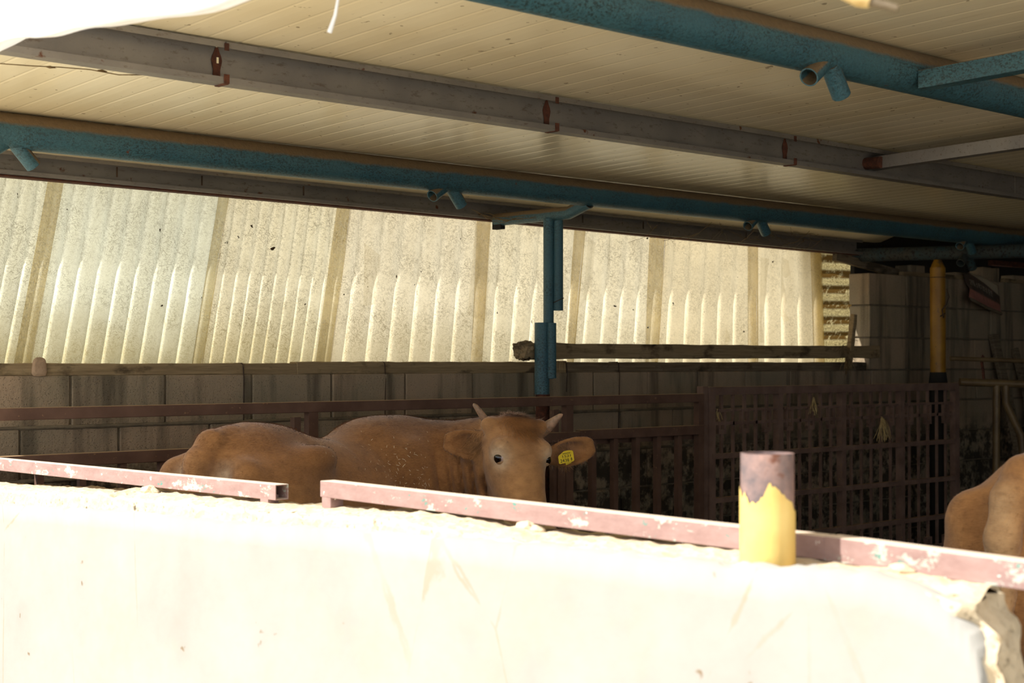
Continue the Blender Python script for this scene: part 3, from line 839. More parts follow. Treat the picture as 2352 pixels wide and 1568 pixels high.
timber('dark short timber lying on the wall just right of the teal post', 1262, 1302, 823, 850, 823, 850, 5.345, .06, seed=4)
timber('lower grey timber lying on the wall right of the teal post', 1303, 1991, 826, 850, 823, 847, 5.345, .06, 'timber2', seed=5)
u = timber('upper timber with a splintered end lodged behind the teal post', 1206, 2022, 788, 824, 794, 823, 5.086, .082, 'timber', seed=6, ragged=True, rest=False, n1=5.264)
b2 = bmesh.new(); bmesh.ops.create_icosphere(b2, subdivisions=4, radius=1)
ce = on_n(1206, 805, 5.131)
for v in b2.verts:
    k = 1 + .28 * noise.noise(v.co * 3) + .16 * noise.noise(v.co * 9)
    v.co = Vector((v.co.x * .060, v.co.y * .046, v.co.z * .044)) * k + ce
me = bpy.data.meshes.new('splintered_end'); b2.to_mesh(me); b2.free(); link('splintered_end', me, MAT['timber'], u)
# wedge stone
w0 = on_n(92, 860, 5.33)
b2 = bmesh.new(); bmesh.ops.create_icosphere(b2, subdivisions=3, radius=1)
for v in b2.verts:
    c_ = Vector((math.copysign(abs(v.co.x) ** .5, v.co.x), math.copysign(abs(v.co.y) ** .6, v.co.y), math.copysign(abs(v.co.z) ** .6, v.co.z)))
    tp = 1 - .28 * (c_.z + 1) / 2
    v.co = Vector((c_.x * .032 * tp, c_.y * .011, c_.z * .036)) * (1 + .08 * noise.noise(v.co * 4)) + w0 + Vector((0, .007, .029))
me = bpy.data.meshes.new('wedge_stone'); b2.to_mesh(me); b2.free()
o = link('wedge_stone', me, m_simple('tan_stone', srgb(168, 142, 116), srgb(140, 116, 92), 20, .9, .5)); o['label'] = 'small tan wedge stone propped against the timber on the wall'; o['category'] = 'stone'
# upright stick at the right
s0 = on_n(1948, 846, 5.232); s1 = on_n(1961, 722, 5.238)
mb = MB().beam(s0, s1, .032, .034, up=Vector((0, 1, 0)), segs=6, jit=.002, seed=3)
o = solo('wooden_stake', mb, MAT['timber'], 'short upright wooden stake leaning on the timbers by the mossy sheet', 'stake'); bevel(o, .003, 1)
# straw caught round the stake
def straw_tuft(name, label, centre, spread, n, length, droop, seed, cat='straw', parent=None):
    rnd = random.Random(seed); mb = MB()
    for k in range(n):
        p = Vector(centre) + Vector([rnd.uniform(-s, s) for s in spread]); d = Vector((rnd.uniform(-1, 1), rnd.uniform(-.4, .2), rnd.uniform(-1, .6) - droop)).normalized()
        pts = []; q = p.copy()
        for j in range(5):
            pts.append(q.copy()); d = (d + Vector((rnd.uniform(-.4, .4), rnd.uniform(-.2, .2), rnd.uniform(-.4, .2) - droop * .3))).normalized(); q += d * length / 5
        mb.tube(pts, .0012, 4, caps=False)
    return mb
o = solo('straw_tuft', straw_tuft('', '', on_n(1943, 815, 5.22), (.03, .01, .07), 45, .10, .5, 4), MAT['web'], 'brown straw wisps caught between the stake and the timbers', 'straw', kind='stuff')
# wires hanging over the wall
for (px, y0, y1, lab) in ((559, 855, 1000, 'thin rusty wire hanging down the wall over the cow rump'), (884, 820, 985, 'thin rusty wire tied round the timber left of the teal post'), (1301, 830, 900, 'thin rusty wire tied round the timbers right of the teal post'), (1421, 835, 985, 'thin rusty wire hanging down the wall left of the ornamental gate')):
    c = on_n(px, y0, 5.342); tz = 1.4755 if px < 690 else 1.4805
    p = [Vector((c.x - .010, 5.404, tz)), Vector((c.x - .006, 5.345, tz + .001)), Vector((c.x - .003, 5.339, tz - .006)), Vector((c.x, 5.337, WTOP - .02)), on_n(px + 1, (y0 + y1) / 2, 5.335), on_n(px, y1, 5.335)]
    solo('hanging_wire', MB().tube(p, .0028, 6), MAT['wire'], lab, 'wire')
#@@FENCE
# ------------------------------------------------------------------ pen fence
FN = 4.9
def wz(px): return w_at(px, FN)
def boxm(x0, x1, z0, z1, n=FN, d=.04): return MB().box(((x0 + x1) / 2, n, (z0 + z1) / 2), (abs(x1 - x0), d, abs(z1 - z0)))
T1, T2 = 1.325, 1.162
t = thing('pen_fence', 'brown steel pen fence with two rails and upright bars behind the cow', 'fence', (3.3, FN, 0))
x0, x1 = 2.02, wz(1328)
bevel(part('rail', boxm(x0, x1, T1 - .042, T1), MAT['rail'], t), .003)
bevel(part('rail', boxm(x0, wz(1328), T2 - .044, T2), MAT['rail'], t), .003)
part('rail', boxm(x0, wz(1320), .18, .22), MAT['rail'], t)
for px in (715, 1303):
    xx = wz(px); part('post', boxm(xx - .022, xx + .022, 0, T1 - .042, FN, .034), MAT['rail'], t)
    part('post', MB().box((xx - .05, FN + .035, (T1 - .06) / 2), (.03, .03, T1 - .06)), MAT['rail'], t)
x = 2.172 - .155
while x + .155 < x1 - .03:
    x += .155
    part('bar', MB().box((x, FN, (T2 - .04 + .2) / 2), (.024, .024, T2 - .04 - .2)), MAT['rail'], t)
t = thing('pen_fence', 'short brown steel fence panel between the teal post and the ornamental gate', 'fence', (5.2, FN, 0))
x0, x1 = wz(1328) + .0003, wz(1630) - .0615
bevel(part('rail', boxm(x0, x1, T1 - .042, T1), MAT['rail'], t), .003)
bevel(part('rail', boxm(x0, x1, T2 - .040, T2 + .006), MAT['rail'], t), .003)
part('rail', boxm(x0, x1, .18, .22), MAT['rail'], t)
part('rail', MB().box(((x0 + x1) / 2, FN + .05, T2 - .05), (x1 - x0, .03, .03)), MAT['rail'], t)
part('post', boxm(x1 - .04, x1 - .001, 0, T1 - .042, FN, .034), MAT['rail'], t)
for px in (1360, 1410, 1460, 1509, 1557):
    xx = wz(px); part('bar', MB().box((xx, FN, (T2 + .16) / 2), (.028, .028, T2 - .24)), MAT['rail'], t)
# ornamental gate
ST = [wz(px) for px in (1630, 1787, 1932, 2067, 2192)]
GT = 1.357; GB = .20
t = thing('ornamental_gate', 'dark brown ornamental steel gate with key-pattern loops against the block wall', 'gate', (6.8, FN, 0))
for i, x in enumerate(ST):
    w = .045 if i in (0, 4) else .038
    part('stile', boxm(x - w / 2, x + w / 2, GB, GT - .04, FN, .038), MAT['gate'], t)
bevel(part('top_rail', boxm(ST[0] - .022, ST[-1] + .022, GT - .042, GT), MAT['gate'], t), .002)
part('bottom_rail', boxm(ST[0] - .022, ST[-1] + .022, GB - .04, GB), MAT['gate'], t)
RZ = [1.008, .787, .566]
for z in RZ:
    part('rail', boxm(ST[0], ST[-1], z - .013, z + .013, FN - .006, .03), MAT['gate'], t)
part('post', boxm(ST[0] - .062, ST[0] - .026, 0, GT + .003, FN + .01, .04), MAT['gate'], t)
def loop_mesh(zl, zh):
    mb = MB(); w = .029; k = .014
    mb.box((0, 0, (zl + zh) / 2), (1e-5, 1e-5, 1e-5)) if False else None
    mb.box((0, 0, zh - k / 2), (2 * w, .02, k)); mb.box((0, 0, zl + k / 2 + .004), (2 * w, .02, k + .008))
    mb.box((-w + k / 2, 0, (zl + zh) / 2), (k, .02, zh - zl - .01)); mb.box((w - k / 2, 0, (zl + zh) / 2), (k, .02, zh - zl - .01))
    return mb
lu = loop_mesh(1.118, 1.242).mesh('key_loop'); ll = loop_mesh(.335, .455).mesh('key_loop')
lu.materials.append(MAT['gate']); ll.materials.append(MAT['gate'])
long_bar = MB().box((0, 0, (RZ[0] + RZ[-1]) / 2), (.013, .013, RZ[0] - RZ[-1])).mesh('bar'); long_bar.materials.append(MAT['gate'])
def gbar(x, z0, z1, w=.014):
    part('bar', MB().box((x, FN, (z0 + z1) / 2), (w, .014, z1 - z0)), MAT['gate'], t)
for i in range(4):
    a, b = ST[i] + .019, ST[i + 1] - .019
    for k in range(5):
        x = a + (b - a) * (k + .75) / 5.6
        o = link('bar', long_bar, None, t); o.location = (x, FN, 0)
        if k % 2 == 0:
            o = link('key_loop', lu, None, t); o.location = (x, FN, 0)
            o = link('key_loop', ll, None, t); o.location = (x, FN, 0)
            gbar(x, RZ[0], 1.122); gbar(x, 1.24, GT - .04, .016); gbar(x, GB, .337); gbar(x, .453, RZ[2])
        else:
            gbar(x, RZ[0], GT - .04); gbar(x, GB, RZ[2])
    part('key_link', boxm(a, b, 1.163, 1.180, FN, .014), MAT['gate'], t)
    part('key_link', boxm(a + .03, b, 1.232, 1.244, FN + .002, .014), MAT['gate'], t)
    part('key_link', boxm(a, b, .39, .405, FN, .014), MAT['gate'], t)
for (px, py, n_, ln, sd_, lab) in ((1870, 915, 12, .10, 3, 'dry straw wisp caught under the top rail of the ornamental gate'), (2026, 960, 26, .16, 5, 'pale straw tassel hanging on the ornamental gate'), (1650, 945, 8, .05, 8, 'small straw wisp on the first loop of the ornamental gate')):
    solo('straw_wisp', straw_tuft('', '', on_n(px, py, FN - .021), (.012, .004, .015), n_, ln, .9, sd_), MAT['straw'], lab, 'straw', kind='stuff')
#@@RIGHT
# ------------------------------------------------------------------ clutter at the right end
ZR = 8.9
def rp(px, py, Z=ZR): return on_Z(px, py, Z)
t = thing('pipe_rack', 'rusty ochre pipe rack with two level bars beside the yellow post', 'rack', tuple(rp(2290, 1300)))
part('bar', MB().tube([rp(2183, 823, 8.8), rp(2420, 831)], .0135, 14), MAT['rack'], t, True)
part('bar', MB().tube([rp(2204.5, 877), rp(2360, 882)], .024, 16), MAT['rack'], t, True)
part('upright', MB().tube([rp(2289, 885), rp(2287, 1268), rp(2287, 1398)], .022, 16), MAT['rack'], t, True)
part('bent_leg', MB().tube([rp(2310, 885), rp(2310, 925), rp(2320, 948), rp(2345, 1000), rp(2356, 1150), rp(2358, 1398)], .022, 16), MAT['rack'], t, True)
part('strap', MB().tube([rp(2262, 826), rp(2257, 817), rp(2254, 826), rp(2258, 850), rp(2260, 874)], .009, 8), MAT['rust'], t, True)
part('block_shoe', MB().beam(rp(2214, 1210, 8.86), rp(2289, 1214, 8.88), .05, .05), MAT['rack'], t)
# leaning boards
def board(label, a, b, wd, th, seed, n):
    b = a + (b - a) * ((a.z + .002) / (a.z - b.z)); b.y = max(b.y, 4.75)
    o = solo('leaning_board', MB().beam(a, b, wd, th, up=Vector((0, 1, 0)), segs=8, jit=.002, seed=seed), MAT['timber2'], label, 'board'); bevel(o, .003, 1)
board('tall grey split board leaning on the block wall behind the pipe rack', on_n(2281, 768, 5.326), on_n(2352, 1080, 5.12), .085, .03, 4, 5)
board('short grey board with a pointed end leaning behind the pipe rack', on_n(2330, 800, 5.326), on_n(2385, 1010, 5.18), .06, .03, 5, 5)
board('grey board leaning at the far side of the pipe rack', on_n(2362, 790, 5.3225), on_n(2392, 960, 5.27), .05, .03, 6, 5)
# battens and rubble on top of the tall wall
zt3 = WTOP + 3 * CH
for (px0, py0, px1, py1, lab) in ((2070, 624, 2140, 628, 'thin pale batten lying along the top of the tall block wall'), (2166, 632, 2216, 641, 'split pale batten between the yellow post and the feed sack'), (2302, 640, 2420, 652, 'round wooden pole on top of the wall right of the feed sack')):
    ba, bb_ = on_n(px0, py0, 5.362), on_n(px1, py1, 5.362); ba.z = bb_.z = zt3 + .0075
    solo('batten', MB().beam(ba, bb_, .03, .026, segs=6, jit=.002, seed=px0), MAT['timber'], lab, 'batten')
def rubble(label, px, py, sx, sy, sz, mat='block', n=5.442, name='rubble_block'):
    c = on_n(px, py, n); o = solo(name, MB().box((c.x, c.y, zt3 + sz / 2 - .005), (sx, sy, sz)), MAT[mat], label, 'block'); bevel(o, .004, 1)
rubble('pale half block standing on the tall wall left of the yellow post', 2090, 612, .16, .12, .075)
rubble('broken block on the tall wall right of the yellow post', 2190, 628, .14, .12, .05)
rubble('upright brick on the tall wall behind the feed sack', 2252, 610, .12, .1, .10)
rubble('narrow upright brick on the tall wall behind the feed sack', 2276, 612, .05, .1, .10)
rubble('reddish block at the far end of the tall wall', 2335, 630, .25, .1, .06)
# beam high on the right; dark board added to block daylight under the roof
solo('batten', MB().beam(on_n(2275, 603, 5.497), on_n(2420, 616, 5.497), .04, .035, segs=5, jit=.003, seed=4), MAT['rust'], 'reddish brown beam above the feed sack under the roof edge', 'beam')
struct('wall_back_upper', MB().box((9.42, 5.53, 2.17), (3.30, .03, .30)), MAT['black'], label='added dark board blocking the daylight gap under the roof')
# feed sack with printed lettering
t = thing('feed_sack', 'folded brown and pink feed sack with white Korean lettering hung over the wall', 'sack', tuple(on_n(2250, 640, 5.28)))
SK = [[(2213, 628), (2226, 625), (2258, 636), (2293, 655)], [(2219, 650), (2232, 650), (2264, 664), (2296, 682)], [(2228, 664), (2240, 670), (2268, 686), (2298, 702)], [(2226, 682), (2240, 689), (2268, 704), (2299, 717)]]
def sk(u, v):
    fu, fv = u * 3, v * 3; i, j = min(int(fv), 2), min(int(fu), 2); a, b = fv - i, fu - j
    g = lambda ii, jj: Vector(SK[ii][jj] + (0,))
    q = (g(i, j) * (1 - b) + g(i, j + 1) * b) * (1 - a) + (g(i + 1, j) * (1 - b) + g(i + 1, j + 1) * b) * a
    n = 5.333 - .10 * v - (.02 * math.sin(u * 5) + .015 * noise.noise((u * 3, v * 3, 1))) * min(1, v * 2)
    return on_n(q.x, q.y, n)
mt = NT('feed_sack_print'); uvn = mt.node('ShaderNodeUVMap'); uvn.uv_map = 'UVMap'; su = mt.sep(uvn.outputs[0])
pp = mt.geo_pos(); edge = mt.math('ADD', su[1], mt.math('MULTIPLY', mt.noise(pp, 30, 4), .06))
colr = mt.mix(mt.ramp(edge, .62, .70), srgb(74, 62, 54), srgb(168, 112, 100))
colr = mt.mix(mt.ramp(mt.noise(mt.mapping(pp, (3, 3, 1)), 12, 4), .5, .7, 0, .5), colr, srgb(120, 84, 66))
cor = mt.math('SUBTRACT', mt.math('MULTIPLY', su[0], .42), su[1])
colr = mt.mix(mt.ramp(cor, .10, .12), colr, srgb(170, 158, 136))
msack = mt.fin(colr, .6)
P = []; uvs = []
for i in range(25):
    row = []
    for j in range(25):
        row.append(sk(j / 24, i / 24)); uvs.append((j / 24, i / 24))
    P.append(row)
me = MB().grid(P).mesh('sack_cloth', True); uvset(me, uvs); o = link('sack_cloth', me, msack, t)
sm = o.modifiers.new('solid', 'SOLIDIFY'); sm.thickness = .004
P = [[sk(j / 24, 1.0) + Vector((0, -.004, 0)), sk(j / 24, 1.0) + Vector((.002, -.012, -.018)), sk(j / 24, 1.0) + Vector((0, .004, -.022)), sk(j / 24, .99) + Vector((0, .006, 0))] for j in range(25)] if False else [[sk(j / 24, 1.0) + Vector(d) for d in ((0, -.003, .002), (.0, -.014, -.010), (0, -.004, -.022), (0, .008, -.004))] for j in range(25)]
part('folded_hem', MB().grid(P), MAT['timber2'], t, True)
fc = bpy.data.curves.new('sack_text', 'FONT'); fc.body = '고단백질 소맥기호성 증진'; fc.size = 1; fc.align_x = 'LEFT'
to = bpy.data.objects.new('sack_text', fc); C.objects.link(to)
dg = bpy.context.evaluated_depsgraph_get(); tm = bpy.data.meshes.new_from_object(to.evaluated_get(dg)); bpy.data.objects.remove(to)
if len(tm.vertices):
    co = np.array([v.co[:] for v in tm.vertices]); mn, mx_ = co.min(0), co.max(0)
    for v in tm.vertices:
        fx = (v.co.x - mn[0]) / (mx_[0] - mn[0]); fy = (v.co.y - mn[1]) / max(1e-6, mx_[1] - mn[1])
        v.co = sk(.18 + .62 * fx, .40 - .20 * fy + .10 * fx) + Vector((0, -.006, 0))
    tm.materials.clear(); tm.materials.append(m_simple('white_print', srgb(206, 198, 182), srgb(180, 172, 156), 30, .7, .0))
    link('lettering', tm, None, t)
#@@TARP
# ------------------------------------------------------------------ tarpaulin, string, stick near the camera
def tarp_edge(n):
    px = [(0, 98), (90, 90), (200, 74), (330, 55), (410, 42), (480, 28), (545, 0), (600, -40), (760, -140)]
    pts = [on_w(a, b, 1.22) for a, b in px]
    ys = [p.y for p in pts][::-1]; zs = [p.z for p in pts][::-1]
    return float(np.interp(n, ys, zs)) - (.03 * min(1, max(0, n - 3)))  # unseen far stretch shaped low to shade the cow's rump
P = []
n_lo, n_hi = on_w(760, 0, 1.22).y, 5.7
for i in range(120):
    n = n_lo + (n_hi - n_lo) * i / 119; ze = tarp_edge(min(n, 5.0)); row = []
    for j in range(22):
        v = j / 21
        fold = .03 * math.sin(n * 5 + v * 2) * v + .02 * noise.noise((n * 3, v * 4, 2))
        zz_ = (2.47 - (2.47 - ze) * (v ** .8)) if v < .9 else ze + .02 * ((1 - v) / .1) ** .5 * 0 + (2.47 - ze) * (1 - .9 ** .8) * ((1 - v) / .1)
        w = 1.46 - .25 * math.sin(v * math.pi / 2) - fold * .6
        row.append((w, n, zz_ + .012 * noise.noise((n * 4, v * 6, 8)) * v))
    row.append((row[-1][0] + .03, n, row[-1][2] + .006)); row.append((row[-1][0] + .05, n, row[-1][2] + .03))
    P.append(row)
solo('tarpaulin', MB().grid(P), MAT['tarp'], 'white plastic tarpaulin sagging over the roof edge', 'tarpaulin', True)
s = [on_w(778, -60, 1.5), on_w(776, 0, 1.5), on_w(770, 35, 1.5), on_w(760, 65, 1.5), on_w(757, 74, 1.5)]
s[0].z = ceil_z(s[0].y) + .0
sm_ = m_simple('white_twine', srgb(228, 230, 236), srgb(214, 216, 224), 20, .8, .1)
solo('twine', MB().tube([Vector((s[0].x, s[0].y, ceil_z(s[0].y) + .01)), s[1], s[2], s[3], s[4]], [.002, .0025, .003, .004, .0045], 8), sm_, 'white plastic twine end dangling from the roof edge', 'string', True)
k0, k1, k2 = on_w(1880, -46, 1.46), on_w(1975, -4, 1.47), on_w(2062, 20, 1.49)
t = thing('stick', 'pale broken stick poking out from under the roof edge', 'stick', tuple(k0))
part('stem', MB().tube([Vector((k0.x - .02, k0.y + .06, ceil_z(k0.y) + .02)), k0, k1, on_w(2000, 4, 1.475)], [.012, .012, .011, .008], 10), MAT['straw'], t, True)
part('thin_tip', MB().tube([on_w(1998, 4, 1.475), k2], [.006, .004], 8), MAT['timber2'], t, True)
#@@COBWEB
# ------------------------------------------------------------------ dusty cobweb strands under the roof
rnd = random.Random(11)
def strand(mb, a, b, sag, r):
    pts = []
    for i in range(9):
        u = i / 8; p = a.lerp(b, u); p.z -= sag * 4 * u * (1 - u)
        p += Vector((rnd.uniform(-1, 1), rnd.uniform(-1, 1), rnd.uniform(-1, 1))) * (.006 if 0 < i < 8 else 0); pts.append(p)
    mb.tube(pts, r, 4, caps=False)
mb = MB()
for k in range(34):
    px = rnd.uniform(1480, 1900); y0 = 430 + px * .055 + rnd.uniform(-12, 18)
    a = on_n(px, y0, 5.15); b = on_n(px + rnd.uniform(-90, 90), y0 + rnd.uniform(5, 45), 5.35)
    strand(mb, a, b, rnd.uniform(.0, .03), rnd.choice((.0005, .0008, .0012)))
for k in range(10):
    a = on_n(rnd.uniform(1060, 1165), rnd.uniform(478, 500), 5.42); b = Vector((PX_ - .031, rnd.uniform(5.10, 5.36), crossz + rnd.uniform(-.012, .02))); strand(mb, a, b, .02, .0012)
solo('cobweb', mb, MAT['web'], 'dusty brown cobweb strands strung under the roof behind the teal roof pipe', 'cobweb', kind='stuff')
mb = MB(); strand(mb, on_n(0, 146, 3.6), on_n(520, 183, 3.52), .004, .0014)
for f in (.22, .45, .8): 
    q = on_n(520 * f, 146 + 37 * f, 3.58); mb.tube([q - Vector((.012, 0, 0)), q, q + Vector((.015, 0, 0))], [.0008, .004, .0008], 6)
solo('cobweb', mb, MAT['web'], 'single dusty thread hanging from the grey purlin joint', 'cobweb')
#@@COW
# ------------------------------------------------------------------ cows
def smin(a, b, k):
    h = np.clip(.5 + .5 * (b - a) / k, 0, 1); return b * (1 - h) + a * h - k * h * (1 - h)
def smax(a, b, k): return -smin(-a, -b, k)
def sd_cone(P, a, b, ra, rb):
    a = np.array(a, np.float32); b = np.array(b, np.float32); ab = b - a; t = np.clip(((P - a) @ ab) / (ab @ ab), 0, 1)
    return np.linalg.norm(P - a - t[:, None] * ab, axis=1) - (ra + (rb - ra) * t)
def sd_ell(P, c, ax, r):
    Q = (P - np.array(c, np.float32)) @ np.array(ax, np.float32).T / np.array(r, np.float32)
    k0 = np.linalg.norm(Q, axis=1); return (k0 - 1) * min(r)
def nrmz(v): v = np.array(v, float); return v / np.linalg.norm(v)

TR_S = [-.245, -.235, -.20, -.13, 0, .15, .30, .40, .50, .60, .70, .80, .90, .98, 1.03, 1.05]
STRETCH = 1.15
TR_T = [1.08, 1.14, 1.195, 1.235, 1.266, 1.254, 1.226, 1.212, 1.216, 1.238, 1.262, 1.262, 1.20, 1.10, 1.0, .96]
TR_B = [.98, .90, .82, .75, .67, .61, .56, .54, .53, .53, .54, .60, .66, .74, .84, .90]
TR_W = [.03, .11, .165, .205, .225, .245, .262, .275, .28, .272, .255, .225, .19, .13, .07, .02]

def cow_sdf(P, S0, head_ang, neck, H):
    """P: (X right, Z forward, z up) camera-ground coordinates"""
    h = np.array([math.sin(head_ang), math.cos(head_ang)]); l = np.array([-h[1], h[0]])
    dx = P[:, 0] - S0[0]; dz = P[:, 1] - S0[1]
    s = dx * h[0] + dz * h[1]; la = dx * l[0] + dz * l[1]; z = P[:, 2]
    s = np.where(s > 0, s / STRETCH, s)
    L = np.stack([s, la, z], 1)
    T = np.interp(s, TR_S, TR_T); B = np.interp(s, TR_S, TR_B); W = np.interp(s, TR_S, TR_W)
    zc = (T + B) / 2; hh = (T - B) / 2
    yz = (z - zc) / hh
    Wz = W * (1 - .28 * np.clip(yz, 0, 1) ** 1.5)           # narrower towards the spine
    q = (np.abs(la / Wz) ** 2.3 + np.abs(yz) ** 2.3) ** (1 / 2.3)
    d = (q - 1) * np.minimum(Wz, hh)
    d = np.maximum(d, np.maximum(s - 1.05, -.245 - s))
    for sg in (-1, 1):
        d = smin(d, sd_ell(L, (.12, sg * .185, 1.165), np.eye(3), (.075, .045, .045)), .05)      # hook bones
        d = smin(d, sd_ell(L, (-.185, sg * .125, 1.12), np.eye(3), (.05, .055, .06)), .05)       # pin bones
        d = smin(d, sd_ell(L, (-.02, sg * .15, .90), np.eye(3), (.20, .105, .28)), .06)        # thigh
        d = smin(d, sd_cone(L, (.06, sg * .17, .82), (.10, sg * .18, .60), .14, .095), .06)
        d = smin(d, sd_cone(L, (.08, sg * .18, .60), (-.17, sg * .17, .44), .085, .045), .05)
        d = smin(d, sd_cone(L, (-.17, sg * .17, .45), (-.13, sg * .165, .10), .042, .032), .03)
        d = smin(d, sd_cone(L, (-.12, sg * .165, .09), (-.08, sg * .165, .035), .038, .045), .02)
        d = smin(d, sd_ell(L, (.665, sg * .185, .92), np.eye(3), (.155, .095, .27)), .035)        # shoulder blade
        d = smin(d, sd_cone(L, (.80, sg * .16, .72), (.70, sg * .16, .56), .10, .075), .05)
        d = smin(d, sd_cone(L, (.70, sg * .16, .56), (.72, sg * .155, .33), .062, .045), .04)
        d = smin(d, sd_cone(L, (.72, sg * .155, .34), (.72, sg * .155, .09), .04, .031), .03)
        d = smin(d, sd_cone(L, (.72, sg * .155, .09), (.75, sg * .155, .035), .036, .045), .02)
        # flank hollow in front of the hip
        d = smax(d, -sd_ell(L, (.30, sg * .335, 1.10), np.eye(3), (.10, .075, .09)), .06)
        # groove behind the shoulder blade
        d = smax(d, -sd_cone(L, (.53, sg * .215, 1.20), (.47, sg * .335, .94), .038, .050), .035)
        # crease between buttock and tail
        d = smax(d, -sd_cone(L, (-.245, sg * .074, 1.195), (-.285, sg * .080, .80), .038, .056), .020)
    d = smin(d, sd_ell(L, (.70, 0, 1.19), np.eye(3), (.20, .11, .075)), .05)                    # withers
    d = smin(d, sd_ell(L, (.0, 0, 1.21), np.eye(3), (.17, .09, .06)), .06)                      # sacrum
    d = smin(d, sd_cone(L, (.93, 0, .78), (.99, 0, .62), .12, .08), .08)                      # brisket
    # tail
    tl = [(-.09, 0, 1.242, .036), (-.180, 0, 1.226, .042), (-.243, 0, 1.175, .041), (-.275, .004, 1.09, .036), (-.272, .01, .96, .028), (-.275, .01, .75, .024), (-.28, .01, .58, .022), (-.28, .0, .48, .034), (-.28, 0, .36, .038), (-.275, 0, .26, .015)]
    for a, b in zip(tl[:-1], tl[1:]):
        d = smin(d, sd_cone(L, a[:3], b[:3], a[3], b[3]), .022)
    # neck (camera-ground coordinates)
    for a, b in zip(neck[:-1], neck[1:]):
        d = smin(d, sd_cone(P, a[:3], b[:3], a[3], b[3]), .07)
    if H is None: return d
    # skin folds on the bent neck
    if 'fold' in H:
        fx = P[:, 0] + .20 * (P[:, 2] - 1.0)
        m = np.clip((fx + .30) / .16, 0, 1) * np.clip((-.02 - fx) / .05, 0, 1) * np.clip((1.19 - P[:, 2]) / .12, 0, 1) * np.clip((5.75 - P[:, 1]) / .2, 0, 1)
        d = d - m * .034 * (np.abs(np.sin(math.pi * fx / .042 + .5 * np.sin(P[:, 2] * 9))) ** .7 - .5)
    # head
    o, u, b_, c_ = H['o'], H['u'], H['d'], H['c']
    R = np.stack([u, b_, c_]).astype(np.float32)
    Q = (P - np.array(o, np.float32)) @ R.T
    a, b, c = Q[:, 0], Q[:, 1], Q[:, 2]
    bb = [-.205, -.195, -.17, -.11, -.03, 0, .06, .12, .18, .24, .29, .33, .352, .356]
    ww = [.02, .048, .080, .105, .108, .103, .088, .078, .074, .077, .080, .066, .04, .01]
    ff = [-.05, -.02, .01, .036, .050, .052, .050, .046, .044, .046, .044, .026, .0, -.02]
    kk = [-.08, -.11, -.14, -.18, -.20, -.20, -.19, -.165, -.135, -.115, -.105, -.09, -.06, -.04]
    w = np.interp(b, bb, ww); f = np.interp(b, bb, ff); k = np.interp(b, bb, kk)
    cc = (f + k) / 2; hd = (f - k) / 2; yc = (c - cc) / hd
    wz = w * (1 - .22 * np.clip(-yc, 0, 1))
    e = 2.7
    hq = ((np.abs(a / wz) ** e + np.abs(yc) ** e) ** (1 / e) - 1) * np.minimum(wz, hd)
    hq = np.maximum(hq, np.maximum(b - .356, -.205 - b))
    # subtle dish below the eyes, brow ridges, cheek bones, nostril swell
    for sg in (-1, 1):
        hq = smin(hq, sd_ell(Q, (sg * .083, -.032, .018), np.eye(3), (.024, .026, .028)), .045)
        hq = smin(hq, sd_ell(Q, (sg * .05, .295, .02), np.eye(3), (.036, .034, .036)), .025)
        hq = smin(hq, sd_ell(Q, (sg * .095, -.145, -.02), np.eye(3), (.032, .028, .032)), .03)
        hq = smax(hq, -sd_ell(Q, (sg * .048, .312, .052), np.eye(3), (.014, .02, .014)), .01)      # nostril
    wr = np.exp(-((np.abs(a) - .07) / .025) ** 2 - ((b + .05) / .03) ** 2) * (c > 0)
    hq = hq + .0035 * wr * np.sin(2 * math.pi * (b + .6 * np.abs(a)) / .014)
    # ears
    for (base, e1, e3) in H['ears']:
        e1 = nrmz(e1); e3 = nrmz(np.array(e3) - e1 * np.dot(e3, e1)); e2 = np.cross(e3, e1)
        A = np.stack([e1, e2, e3]); cen = np.array(base) + e1 * .080
        E = (P - cen.astype(np.float32)) @ A.T.astype(np.float32)
        wid = .049 * np.clip(1 - ((E[:, 0] - .012) / .098) ** 2, .02, 1) ** .5 + .002
        tk = .019 * np.clip(1 - (E[:, 0] / .105) ** 2, .02, 1) ** .5 + .004
        cup = .018 * (E[:, 1] / .049) ** 2
        ed = (np.sqrt((E[:, 1] / wid) ** 2 + ((E[:, 2] - cup) / tk) ** 2) - 1) * tk * .9
        ed = np.maximum(ed, np.abs(E[:, 0]) - .098)
        ed = smax(ed, -sd_ell(E, (-.006, 0, .022), np.eye(3), (.074, .036, .030)), .008)
        stem = sd_cone(P, np.array(base) - e1 * .03, np.array(base) + e1 * .03, .026, .024)
        hq = smin(hq, smin(ed, stem, .02), .014)
    return smin(d, hq, .035)

